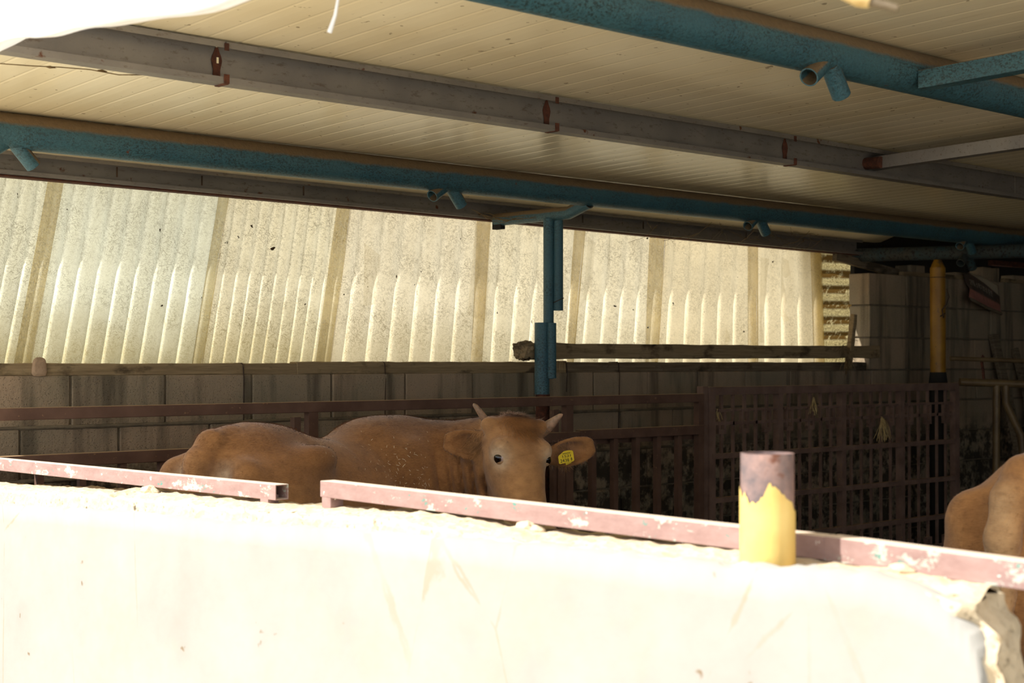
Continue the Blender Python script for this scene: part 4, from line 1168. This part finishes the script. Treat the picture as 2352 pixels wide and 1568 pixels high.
def surface_nets(f, lo, hi, hstep):
    lo = np.array(lo, np.float32); n = np.ceil((np.array(hi) - lo) / hstep / 4).astype(int) * 4 + 1
    c = 4; gc = [np.arange(0, k, c) for k in n]
    I = np.stack(np.meshgrid(*gc, indexing='ij'), -1).reshape(-1, 3)
    Dc = f(lo + I.astype(np.float32) * hstep).reshape([len(g) for g in gc]).astype(np.float32)
    near = np.abs(Dc) < hstep * c * 2.2
    D = np.repeat(np.repeat(np.repeat(np.where(Dc > 0, 1., -1.).astype(np.float32), c, 0), c, 1), c, 2)[:n[0], :n[1], :n[2]]
    m = np.repeat(np.repeat(np.repeat(near, c, 0), c, 1), c, 2)
    m = np.roll(m, (-2, -2, -2), (0, 1, 2))[:n[0], :n[1], :n[2]]
    D = np.roll(np.repeat(np.repeat(np.repeat(np.where(Dc > 0, 1., -1.).astype(np.float32), c, 0), c, 1), c, 2), (-2, -2, -2), (0, 1, 2))[:n[0], :n[1], :n[2]].copy()
    idx = np.argwhere(m)
    for k in range(0, len(idx), 400000):
        q = idx[k:k + 400000]; D[q[:, 0], q[:, 1], q[:, 2]] = f(lo + q.astype(np.float32) * hstep)
    D[0] = D[-1] = 1; D[:, 0] = D[:, -1] = 1; D[:, :, 0] = D[:, :, -1] = 1
    S = D < 0
    cn = [S[i:S.shape[0] - 1 + i, j:S.shape[1] - 1 + j, k:S.shape[2] - 1 + k] for i in (0, 1) for j in (0, 1) for k in (0, 1)]
    tot = sum(x.astype(np.int8) for x in cn); cells = np.argwhere((tot > 0) & (tot < 8))
    vid = -np.ones(tot.shape, np.int64); vid[cells[:, 0], cells[:, 1], cells[:, 2]] = np.arange(len(cells))
    acc = np.zeros((len(cells), 3)); cnt = np.zeros(len(cells))
    offs = [(i, j, k) for i in (0, 1) for j in (0, 1) for k in (0, 1)]
    for a in offs:
        for ax in range(3):
            if a[ax]: continue
            b = list(a); b[ax] = 1
            da = D[cells[:, 0] + a[0], cells[:, 1] + a[1], cells[:, 2] + a[2]]; db = D[cells[:, 0] + b[0], cells[:, 1] + b[1], cells[:, 2] + b[2]]
            cr = (da < 0) != (db < 0); t = np.where(cr, da / np.where(cr, da - db, 1), 0)
            p = np.array(a, float)[None] + np.zeros((len(cells), 3)); p[:, ax] += t
            acc[cr] += p[cr]; cnt[cr] += 1
    V = lo + (cells + acc / cnt[:, None]) * hstep
    Fq = []
    for ax in range(3):
        b1, b2 = (ax + 1) % 3, (ax + 2) % 3
        sl0 = [slice(None)] * 3; sl1 = [slice(None)] * 3; sl0[ax] = slice(0, -1); sl1[ax] = slice(1, None)
        e = np.argwhere(S[tuple(sl0)] != S[tuple(sl1)])
        e = e[(e[:, b1] > 0) & (e[:, b2] > 0)]
        ins = S[e[:, 0], e[:, 1], e[:, 2]]
        q = []
        for o1, o2 in ((-1, -1), (0, -1), (0, 0), (-1, 0)):
            g = e.copy(); g[:, b1] += o1; g[:, b2] += o2; q.append(vid[g[:, 0], g[:, 1], g[:, 2]])
        q = np.stack(q, 1); q[~ins] = q[~ins][:, ::-1]; Fq.append(q)
    return V, np.concatenate(Fq)

def m_cow():
    t = NT('cow_coat'); p = t.geo_pos()
    at = t.node('ShaderNodeVertexColor'); at.layer_name = 'Col'
    col = at.outputs['Color']
    n1 = t.noise(t.mapping(p, (3, 3, 5)), 6, 5, .6)
    col = t.mix(t.ramp(n1, .38, .66, 0, .42), col, srgb(92, 54, 24))
    n2 = t.noise(t.mapping(p, (30, 30, 110)), 3, 4, .7)
    col = t.mix(t.ramp(n2, .4, .7, 0, .25), col, srgb(206, 150, 92))
    t.bump(n2, .35, .004)
    m = t.fin(col, .75, spec=.25)
    t.bsdf.inputs['Sheen Weight'].default_value = .25; t.bsdf.inputs['Sheen Roughness'].default_value = .5
    return m
MCOW = m_cow()
SR, SF = np.array([RIGHT.x, RIGHT.y]), np.array([FWD.x, FWD.y])
def to_world(V):
    out = np.empty_like(V); out[:, 0] = V[:, 0] * SR[0] + V[:, 1] * SF[0]; out[:, 1] = V[:, 0] * SR[1] + V[:, 1] * SF[1]; out[:, 2] = V[:, 2]
    return out
def np_mesh(name, V, Fq, smooth=True):
    me = bpy.data.meshes.new(name); me.from_pydata(V.tolist(), [], Fq.tolist()); me.update()
    if smooth: me.polygons.foreach_set('use_smooth', np.ones(len(me.polygons), dtype=bool))
    return me
L3 = lambda *c: np.array(srgb(*c)[:3])
def colour(V, fn):
    base = np.tile(L3(160, 112, 66), (len(V), 1)); return fn(V, base)
def lerp_col(base, w, c): return base * (1 - w[:, None]) + np.array(c)[None] * w[:, None]
def set_col(me, col):
    a = me.color_attributes.new('Col', 'FLOAT_COLOR', 'POINT')
    a.data.foreach_set('color', np.concatenate([col, np.ones((len(col), 1))], 1).astype(np.float32).ravel())
def fur(name, V, Fq, col, n, length, width, flow, parent, region=None, lift=.35, seed=1, lenfn=None):
    rng = np.random.default_rng(seed)
    A, B, D_ = V[Fq[:, 0]], V[Fq[:, 1]], V[Fq[:, 3]]
    nr = np.cross(B - A, D_ - A); ar = np.linalg.norm(nr, axis=1) + 1e-12; nr /= ar[:, None]
    cen = (A + V[Fq[:, 2]]) / 2; wgt = ar.copy()
    if region is not None: wgt = wgt * region(cen)
    fi = rng.choice(len(Fq), n, p=wgt / wgt.sum())
    u, v = rng.random(n)[:, None], rng.random(n)[:, None]
    p = A[fi] + (B[fi] - A[fi]) * u + (D_[fi] - A[fi]) * v
    nn = nr[fi]; fl = flow(p, nn); fl = fl + rng.normal(0, .35, (n, 3)); fl = fl - nn * np.sum(fl * nn, 1)[:, None]
    fl /= np.linalg.norm(fl, axis=1)[:, None] + 1e-9
    dr = fl + nn * lift; dr /= np.linalg.norm(dr, axis=1)[:, None]
    ln = length * rng.uniform(.6, 1.3, n)[:, None]
    if lenfn is not None: ln = ln * lenfn(p)[:, None]
    sd = np.cross(nn, fl) * width / 2
    p0 = p - nn * .002
    VV = np.stack([p0 + sd, p0 - sd, p0 + dr * ln], 1).reshape(-1, 3)
    FF = np.arange(3 * n).reshape(n, 3)
    me = bpy.data.meshes.new(name); me.from_pydata(VV.tolist(), [], FF.tolist()); me.update()
    cc = col[Fq[fi, 0]] * rng.uniform(.8, 1.25, n)[:, None]; set_col(me, np.repeat(cc, 3, 0))
    me.polygons.foreach_set('use_smooth', np.ones(len(me.polygons), dtype=bool))
    me.normals_split_custom_set_from_vertices(np.repeat(nn + dr * .25, 3, 0).tolist())
    o = link(name, me, MCOW, parent, 'stuff'); return o

# ---- main cow
ang = math.radians(26); S0 = (-.8536, 4.75)
yaw = math.radians(23); pit = math.radians(60); roll = math.radians(4)
out_h = np.array([math.sin(yaw), -math.cos(yaw), 0]); upv = np.array([0, 0, 1.])
dvec = math.cos(pit) * out_h - math.sin(pit) * upv; cvec = math.sin(pit) * out_h + math.cos(pit) * upv
uvec = np.array([math.cos(yaw), math.sin(yaw), 0])
uvec, dvec = uvec * math.cos(roll) + dvec * math.sin(roll), dvec * math.cos(roll) - uvec * math.sin(roll)
def pxg(px, py, Z): return np.array([(px - CX) / F_PX * Z, Z, EYE - (py - HOR) * Z / F_PX])
HO = pxg(1198, 1056, 5.2)
HD = dict(o=HO, u=uvec, d=dvec, c=cvec, fold=1, ears=[
    (pxg(1132, 1026, 5.31), (-.95, .10, .10), (.22, -.96, .10)),
    (pxg(1256, 1050, 5.31), (.90, .14, .22), (-.10, -.97, -.10))])
neck = [(-.50, 5.45, 1.0, .24), (-.36, 5.57, 1.04, .205), (-.20, 5.55, 1.07, .175), (-.09, 5.46, 1.12, .145), (-.02, 5.38, 1.17, .115)]
neck2 = [(-.36, 5.56, .82, .15), (-.16, 5.50, .88, .12), (-.01, 5.36, .98, .09)]
def f1(P):
    d = cow_sdf(P, S0, ang, neck, None)
    for a, b in zip(neck2[:-1], neck2[1:]): d = smin(d, sd_cone(P, a[:3], b[:3], a[3], b[3]), .08)
    return d
def f_main(P):
    # trunk + lower neck first, then folds and head on the same field
    base = f1(P)
    H = HD
    full = cow_sdf(P, S0, ang, neck, H)
    for a, b in zip(neck2[:-1], neck2[1:]): 
        fx = P[:, 0] + .20 * (P[:, 2] - 1.0)
        full = smin(full, sd_cone(P, a[:3], b[:3], a[3], b[3]) - .030 * (np.abs(np.sin(math.pi * fx / .042 + .5 * np.sin(P[:, 2] * 9))) ** .7 - .5), .03)
    return full
V, Fq = surface_nets(f_main, (-1.35, 4.15, -.01), (.42, 6.15, 1.42), .0075)
RH = np.stack([uvec, dvec, cvec])
def paint(V, base):
    Q = (V - HO) @ RH.T
    inhead = (np.abs(Q[:, 0]) < .2) & (Q[:, 2] > -.16) & (np.abs(Q[:, 1]) < .4)
    g = lambda a, b, c, r: np.exp(-(((Q[:, 0] - a) ** 2 + (Q[:, 1] - b) ** 2 + (Q[:, 2] - c) ** 2) / r ** 2))
    col = base
    headw = 1 / (1 + np.exp(-(Q[:, 2] + .14) / .02)) * (np.abs(Q[:, 0]) < .13) * (Q[:, 1] > -.25) * (Q[:, 1] < .4)
    col = lerp_col(col, .65 * headw, L3(192, 146, 98))
    stripe = np.exp(-((Q[:, 0] - .01) / (.035 + .02 * np.clip(-Q[:, 1] / .1, 0, 1))) ** 2) * np.clip((.05 - Q[:, 1]) / .12, 0, 1) * headw
    col = lerp_col(col, .55 * stripe, L3(116, 74, 38))
    col = lerp_col(col, .75 * np.clip(g(0, -.16, .0, .085), 0, 1), L3(132, 84, 40))
    for sg in (-1, 1):
        col = lerp_col(col, .95 * np.clip(1.3 * g(sg * .102, .006, .02, .042), 0, 1), L3(230, 204, 170))
        col = lerp_col(col, .5 * np.clip(g(sg * .07, .12, .03, .06), 0, 1), L3(204, 152, 96))
    col = lerp_col(col, .85 * np.clip((Q[:, 1] - .22) / .08, 0, 1) * headw, L3(206, 166, 134))
    for (b0, e1, e3) in HD['ears']:
        E = V - (np.array(b0) + nrmz(e1) * .07); e1n = nrmz(e1); e3n = nrmz(np.array(e3) - e1n * np.dot(e3, e1n)); e2 = np.cross(e3n, e1n)
        x, y, z_ = E @ e1n, E @ e2, E @ e3n
        inner = np.exp(-((x + .012) / .045) ** 2 - (y / .026) ** 2) * (np.abs(z_) < .04)
        dark = b0[0] < 0
        col = lerp_col(col, .85 * inner, L3(84, 46, 30) if dark else L3(196, 150, 122))  # left ear hollow painted dark as shading, right one pinkish skin
    # body: darker along the spine line and lower neck, pale inside of the thighs
    h = np.array([math.sin(ang), math.cos(ang)]); l = np.array([-h[1], h[0]])
    s = (V[:, 0] - S0[0]) * h[0] + (V[:, 1] - S0[1]) * h[1]; s = np.where(s > 0, s / STRETCH, s); la = (V[:, 0] - S0[0]) * l[0] + (V[:, 1] - S0[1]) * l[1]
    body = (Q[:, 2] < -.15) | (V[:, 0] < -.12)
    neckw = np.clip((s - .62) / .15, 0, 1) * body
    col = lerp_col(col, .6 * neckw, L3(112, 70, 36))
    col = lerp_col(col, .5 * np.exp(-((s - .56 + .3 * (1.1 - V[:, 2])) / .05) ** 2 - ((V[:, 2] - 1.05) / .14) ** 2) * body * (la < 0), L3(82, 50, 28))  # fold shade behind the shoulder blade painted into the coat
    col = lerp_col(col, .4 * np.exp(-((s - .02) / .16) ** 2 - ((V[:, 2] - 1.23) / .05) ** 2) * body, L3(118, 70, 30))
    rear = np.exp(-((s + .21) / .06) ** 2 - ((np.abs(la) - .075) / .035) ** 2) * np.clip((1.19 - V[:, 2]) / .05, 0, 1)
    col = lerp_col(col, .85 * rear, L3(220, 190, 156))
    tailw = np.exp(-((s + .27) / .04) ** 2 - (la / .035) ** 2); col = lerp_col(col, .5 * tailw, L3(176, 124, 74))
    col = lerp_col(col, .45 * np.exp(-((s + .1) / .12) ** 2 - ((la + .2) / .08) ** 2) * (V[:, 2] < 1.1), L3(196, 146, 92))
    col = lerp_col(col, np.clip((.12 - V[:, 2]) / .05, 0, 1), L3(50, 38, 30))
    return col
COL = colour(V, paint)
me = np_mesh('cow', to_world(V), Fq); set_col(me, COL)
cow = link('cow', me, MCOW); cow['label'] = 'brown horned cow with a yellow ear tag looking over the front wall'; cow['category'] = 'cow'
fdir = np.array([-math.sin(ang), -math.cos(ang), -.55])
VW = to_world(V)
def to_w1(v): return np.array([v[0] * SR[0] + v[1] * SF[0], v[0] * SR[1] + v[1] * SF[1], v[2]])
def flow_body(p, nn):
    f = np.tile(to_w1(fdir), (len(p), 1))
    hw = to_w1(HO); near = np.linalg.norm(p - hw, axis=1) < .27
    f[near] = to_w1(dvec + .2 * np.array([0, 0, -1]))
    return f
hw_ = to_w1(HO); eyew = [to_w1(HO + sg * .1 * uvec + .018 * cvec) for sg in (-1, 1)]
def reg(c):
    w = np.where(c[:, 2] > .6, 1.0, .05)
    for e in eyew: w = w * (np.linalg.norm(c - e, axis=1) > .028)
    w = w * np.where(np.linalg.norm(c - hw_, axis=1) < .26, 2.2, 1)
    return w
def lenf(p): return np.where(np.linalg.norm(p - hw_, axis=1) < .24, .55, 1.0) * (1 + 1.0 * np.exp(-((p[:, 2] - 1.255) / .03) ** 2) * (np.linalg.norm(p - hw_, axis=1) > .3))
fur('coat', VW, Fq, COL, 120000, .014, .0016, flow_body, cow, reg, .30, 2, lenf)
# forelock
poll = to_w1(HO - .16 * dvec + .02 * cvec)
def reg2(c):
    Qc = (c - hw_) ; R3 = np.stack([to_w1(uvec), to_w1(dvec), to_w1(cvec)]); q = Qc @ R3.T
    return np.exp(-((q[:, 0] - .012) / .038) ** 2 - ((q[:, 1] + .150) / .045) ** 2) * (q[:, 2] > -.05)
fur('forelock', VW, Fq, lerp_col(COL, np.full(len(COL), .75), L3(180, 122, 64)), 4200, .040, .0017, lambda p, nn: np.tile(to_w1(dvec * .8 + .2 * uvec), (len(p), 1)) + 2.0 * (p - poll) / .06 * .25, cow, reg2, .28, 5)
for (b0, e1, e3) in HD['ears']:
    bw = to_w1(np.array(b0) + nrmz(e1) * .05)
    fur('ear_hair', VW, Fq, lerp_col(COL, np.full(len(COL), .5), L3(176, 130, 80)), 900, .03, .0016, lambda p, nn: np.tile(to_w1(np.array([e1[0] * .5, -.3, -.8])), (len(p), 1)), cow, lambda c: np.exp(-(np.linalg.norm(c - bw, axis=1) / .035) ** 2), .5, 6)
# eyes
def eye(c, gaze, r=.0235):
    gz = Vector(gaze).normalized(); b2 = bmesh.new(); bmesh.ops.create_uvsphere(b2, u_segments=32, v_segments=20, radius=r)
    rot = gz.to_track_quat('Z', 'Y').to_matrix().to_4x4(); b2.transform(Matrix.Translation(Vector(c)) @ rot)
    me = bpy.data.meshes.new('eye'); b2.to_mesh(me); b2.free(); me.polygons.foreach_set('use_smooth', [True] * len(me.polygons))
    gv = np.array(gz); co = np.array([v.co[:] for v in me.vertices]) - np.array(c); a = (co @ gv) / r
    colr = np.tile(L3(186, 160, 150), (len(co), 1)); colr[a > .58] = L3(46, 30, 24); colr[a > .74] = L3(14, 10, 10)
    set_col(me, colr); return me
te = NT('eye_surface'); ve = te.node('ShaderNodeVertexColor'); ve.layer_name = 'Col'; MEYE = te.fin(ve.outputs[0], .06, 0, .6)
for sg, gz in ((-1, (-.72, -.7, .02)), (1, (.35, -.9, -.02))):
    c = to_w1(HO + sg * .0845 * uvec + .001 * dvec + .011 * cvec)
    link('eye', eye(c, to_w1(np.array(gz)), .0222), MEYE, cow)
LID = m_simple('eyelid_skin', srgb(204, 166, 124), srgb(188, 148, 106), 30, .8, .1)
# eyelids: shells of skin over the upper and lower part of each eyeball
for sg in (-1, 1):
    c = HO + sg * .0845 * uvec + .001 * dvec + .011 * cvec; nrml = nrmz(sg * .72 * uvec + .69 * cvec); upd = nrmz(-dvec - nrml * np.dot(-dvec, nrml)); t1 = np.cross(upd, nrml)
    for nm, lo_, hi_ in (('eyelid', .52, 1.0), ('eyelid', -1.0, -.84)):
        rows = []
        for k in range(15):
            e = math.asin(lo_) + (math.asin(hi_) - math.asin(lo_)) * k / 14; row = []
            for q in range(33):
                a = -math.pi / 2 + math.pi * q / 32; edge = (.10 * math.sin(a) ** 2 * (-1 if lo_ > 0 else 1)) * (1 - k / 14 if lo_ > 0 else k / 14)
                ee = e + edge; rr = .0236
                row.append(Vector(to_w1(c + (nrml * math.cos(a) + t1 * math.sin(a)) * math.cos(ee) * rr + upd * math.sin(ee) * rr)))
            rows.append(row)
        part(nm, MB().grid(rows), LID, cow, True)
# horns
def horn(pts, rs):
    P_ = [Vector(to_w1(pxg(*p))) for p in pts]
    return MB().tube(P_, rs, 20)
th = NT('horn_keratin'); hp = th.geo_pos()
MH = th.fin(th.mix(th.ramp(th.noise(hp, 40, 5, .7), .35, .65), srgb(132, 110, 88), srgb(186, 148, 120)), .55)
part('horn', horn([(1136, 1000, 5.33), (1122, 976, 5.31), (1112, 960, 5.30), (1101, 944, 5.29), (1093, 933, 5.28), (1088, 928, 5.28), (1087, 926, 5.28)], [.020, .0170, .0140, .0110, .0090, .0055, .001]), MH, cow, True)
part('horn', horn([(1240, 992, 5.34), (1256, 981, 5.33), (1268, 971, 5.32), (1279, 961, 5.31), (1287, 954, 5.30), (1291, 952, 5.30), (1293, 951, 5.30)], [.025, .0225, .0180, .0125, .0085, .005, .001]), MH, cow, True)
# ear tag
tg0 = pxg(1300, 1049, 5.25); tw, thh = .056, .046
ta = math.radians(9); tx = np.array([math.cos(ta), .18, math.sin(ta)]); tx = nrmz(tx); tn = nrmz([-.16, -.98, -.12]); ty = nrmz(np.cross(tn, tx)) ; ty = ty if ty[2] > 0 else -ty
def tagp(x, y, o=0): return Vector(to_w1(tg0 + tx * x + ty * y * .88 + tn * o))
TAG = m_simple('yellow_tag_plastic', srgb(236, 206, 30), srgb(222, 188, 20), 20, .4, .05)
ol = [(-.028, -.021), (-.024, -.024), (.024, -.022), (.028, -.018), (.028, .018), (.024, .023), (.010, .026), (-.006, .024), (-.026, .010), (-.028, .004)]
mb = MB(); k = len(ol)
mb.add([tagp(x, y, .0012) for x, y in ol] + [tagp(x, y, -.0012) for x, y in ol], [tuple(range(k)), tuple(reversed(range(k, 2 * k)))] + [(i, (i + 1) % k, k + (i + 1) % k, k + i) for i in range(k)])
tagob = part('ear_tag', mb, TAG, cow, label='yellow plastic ear tag reading 1521 2438 8')
mb = MB().add([tagp(x, y, -.016) for x, y in ((-.006, -.036), (.014, -.030), (.016, -.005), (-.012, -.005))], [(0, 1, 2, 3)]); part('tag_back', mb, TAG, tagob)
TXT = m_simple('black_print', srgb(24, 22, 18), srgb(30, 28, 22), 20, .6, 0)
def text_mesh(body, x0, x1, y0, y1):
    fc = bpy.data.curves.new('tag_text', 'FONT'); fc.body = body; to = bpy.data.objects.new('tag_text', fc); C.objects.link(to)
    dg = bpy.context.evaluated_depsgraph_get(); tm = bpy.data.meshes.new_from_object(to.evaluated_get(dg)); bpy.data.objects.remove(to)
    co = np.array([v.co[:] for v in tm.vertices]); mn, mx_ = co.min(0), co.max(0)
    for v in tm.vertices:
        fx = (v.co.x - mn[0]) / (mx_[0] - mn[0]); fy = (v.co.y - mn[1]) / (mx_[1] - mn[1]); v.co = tagp(x0 + (x1 - x0) * fx, y0 + (y1 - y0) * fy, .0022)
    tm.materials.clear(); tm.materials.append(TXT); return tm
for (b_, x0, x1, y0, y1) in (('2438', -.022, .010, -.019, -.006), ('8', .016, .022, -.017, -.005), ('1521', -.012, .018, -.001, .009)):
    link('tag_number', text_mesh(b_, x0, x1, y0, y1), None, tagob)
mb = MB()
for k in range(9):
    x = -.010 + k * .0032; mb.add([tagp(x, .012, .002), tagp(x + .0014, .012, .002), tagp(x + .0014, .018, .002), tagp(x, .018, .002)], [(0, 1, 2, 3)])
part('tag_code', mb, TXT, tagob)
# chaff on the back
rng = np.random.default_rng(4); mb = MB()
cenW = VW; hs = np.array([math.sin(ang), math.cos(ang)])
sV = (V[:, 0] - S0[0]) * hs[0] + (V[:, 1] - S0[1]) * hs[1]; lV = -(V[:, 0] - S0[0]) * hs[1] + (V[:, 1] - S0[1]) * hs[0]
cand = np.where((V[:, 0] < -.30) & (sV > .0) & (sV < 1.05) & (V[:, 2] > .9) & (lV < .02) & (V[:, 2] < 1.24))[0]
wgt = np.exp(-((sV[cand] - .66) / .15) ** 2 - ((V[cand, 2] - 1.05) / .09) ** 2) + .06
pick = rng.choice(cand, 150, p=wgt / wgt.sum())
nv = np.zeros_like(VW); fn = np.cross(VW[Fq[:, 1]] - VW[Fq[:, 0]], VW[Fq[:, 3]] - VW[Fq[:, 0]])
for k in range(4): np.add.at(nv, Fq[:, k], fn)
nv /= np.linalg.norm(nv, axis=1)[:, None] + 1e-12
for i in pick:
    p = VW[i] + nv[i] * .008; d = rng.normal(0, 1, 3); d -= nv[i] * (d @ nv[i]); d /= np.linalg.norm(d); e = np.cross(nv[i], d); L_ = rng.uniform(.002, .006)
    mb.add([p - d * L_ - e * .0008, p + d * L_ - e * .0008, p + d * L_ + e * .0008, p - d * L_ + e * .0008], [(0, 1, 2, 3)])
part('chaff', mb, m_simple('pale_chaff', srgb(226, 212, 186), srgb(206, 186, 150), 40, .8, 0), cow, kind='stuff', label='pale flecks of straw chaff on the coat')

# ---- second cow, seen from behind at the right edge
ang2 = math.radians(46); S2 = (1.285, 3.47)
h2 = np.array([math.sin(ang2), math.cos(ang2)])
def q2(s, z, r): return (S2[0] + h2[0] * s, S2[1] + h2[1] * s, z, r)
neckB = [q2(.90, 1.0, .24), q2(1.2, 1.05, .18), q2(1.42, 1.12, .13)]
fw2 = np.array([h2[0], h2[1], 0]); d2 = .75 * fw2 - .66 * upv; c2 = .66 * fw2 + .75 * upv; u2 = np.array([h2[1], -h2[0], 0])
HO2 = np.array([S2[0] + h2[0] * 1.58, S2[1] + h2[1] * 1.58, 1.12])
HB = dict(o=HO2, u=u2, d=d2, c=c2, ears=[(HO2 - u2 * .11 - d2 * .06 - c2 * .06, -u2 + .1 * upv, fw2), (HO2 + u2 * .11 - d2 * .06 - c2 * .06, u2 + .1 * upv, fw2)])
V2, F2 = surface_nets(lambda P: cow_sdf(P, S2, ang2, neckB, HB), (.75, 2.95, -.01), (2.85, 5.05, 1.42), .010)
def paint2(V, base):
    l = np.array([-h2[1], h2[0]]); s = (V[:, 0] - S2[0]) * h2[0] + (V[:, 1] - S2[1]) * h2[1]; la = (V[:, 0] - S2[0]) * l[0] + (V[:, 1] - S2[1]) * l[1]
    col = lerp_col(base, np.full(len(base), .3), L3(188, 136, 82))
    tail = np.exp(-((s + .30) / .035) ** 2 - (la / .05) ** 2)
    col = lerp_col(col, .7 * tail, L3(214, 178, 134))
    leg = np.clip((.72 - V[:, 2]) / .2, 0, 1) * (s < .3); col = lerp_col(col, .75 * leg, L3(224, 206, 180))
    return lerp_col(col, np.clip((.12 - V[:, 2]) / .05, 0, 1), L3(50, 38, 30))
COL2 = colour(V2, paint2); VW2 = to_world(V2)
me = np_mesh('cow', VW2, F2); set_col(me, COL2)
cow2 = link('cow', me, MCOW); cow2['label'] = 'light brown cow seen from behind beyond the broken end of the front wall'; cow2['category'] = 'cow'
fur('coat', VW2, F2, COL2, 40000, .014, .0018, lambda p, nn: np.tile(to_w1(np.array([-h2[0] * .5, -h2[1] * .5, -.8])), (len(p), 1)), cow2, lambda c: 1.0 * (np.linalg.norm(c[:, :2] - to_w1(np.array([S2[0], S2[1], 0]))[:2], axis=1) < .45), .3, 9)
for sg in (-1, 1):
    pts = [Vector(to_w1(HO2 + sg * (.09 + .05 * k) * u2 - (.13 + .03 * k) * d2 - .03 * c2 + np.array([0, 0, .02 * k * k]))) for k in range(4)]
    part('horn', MB().tube(pts, [.022, .018, .012, .003], 14), MH, cow2, True)
    link('eye', eye(to_w1(HO2 + sg * .094 * u2 + .01 * c2), to_w1(sg * u2 + c2 * .6)), MEYE, cow2)
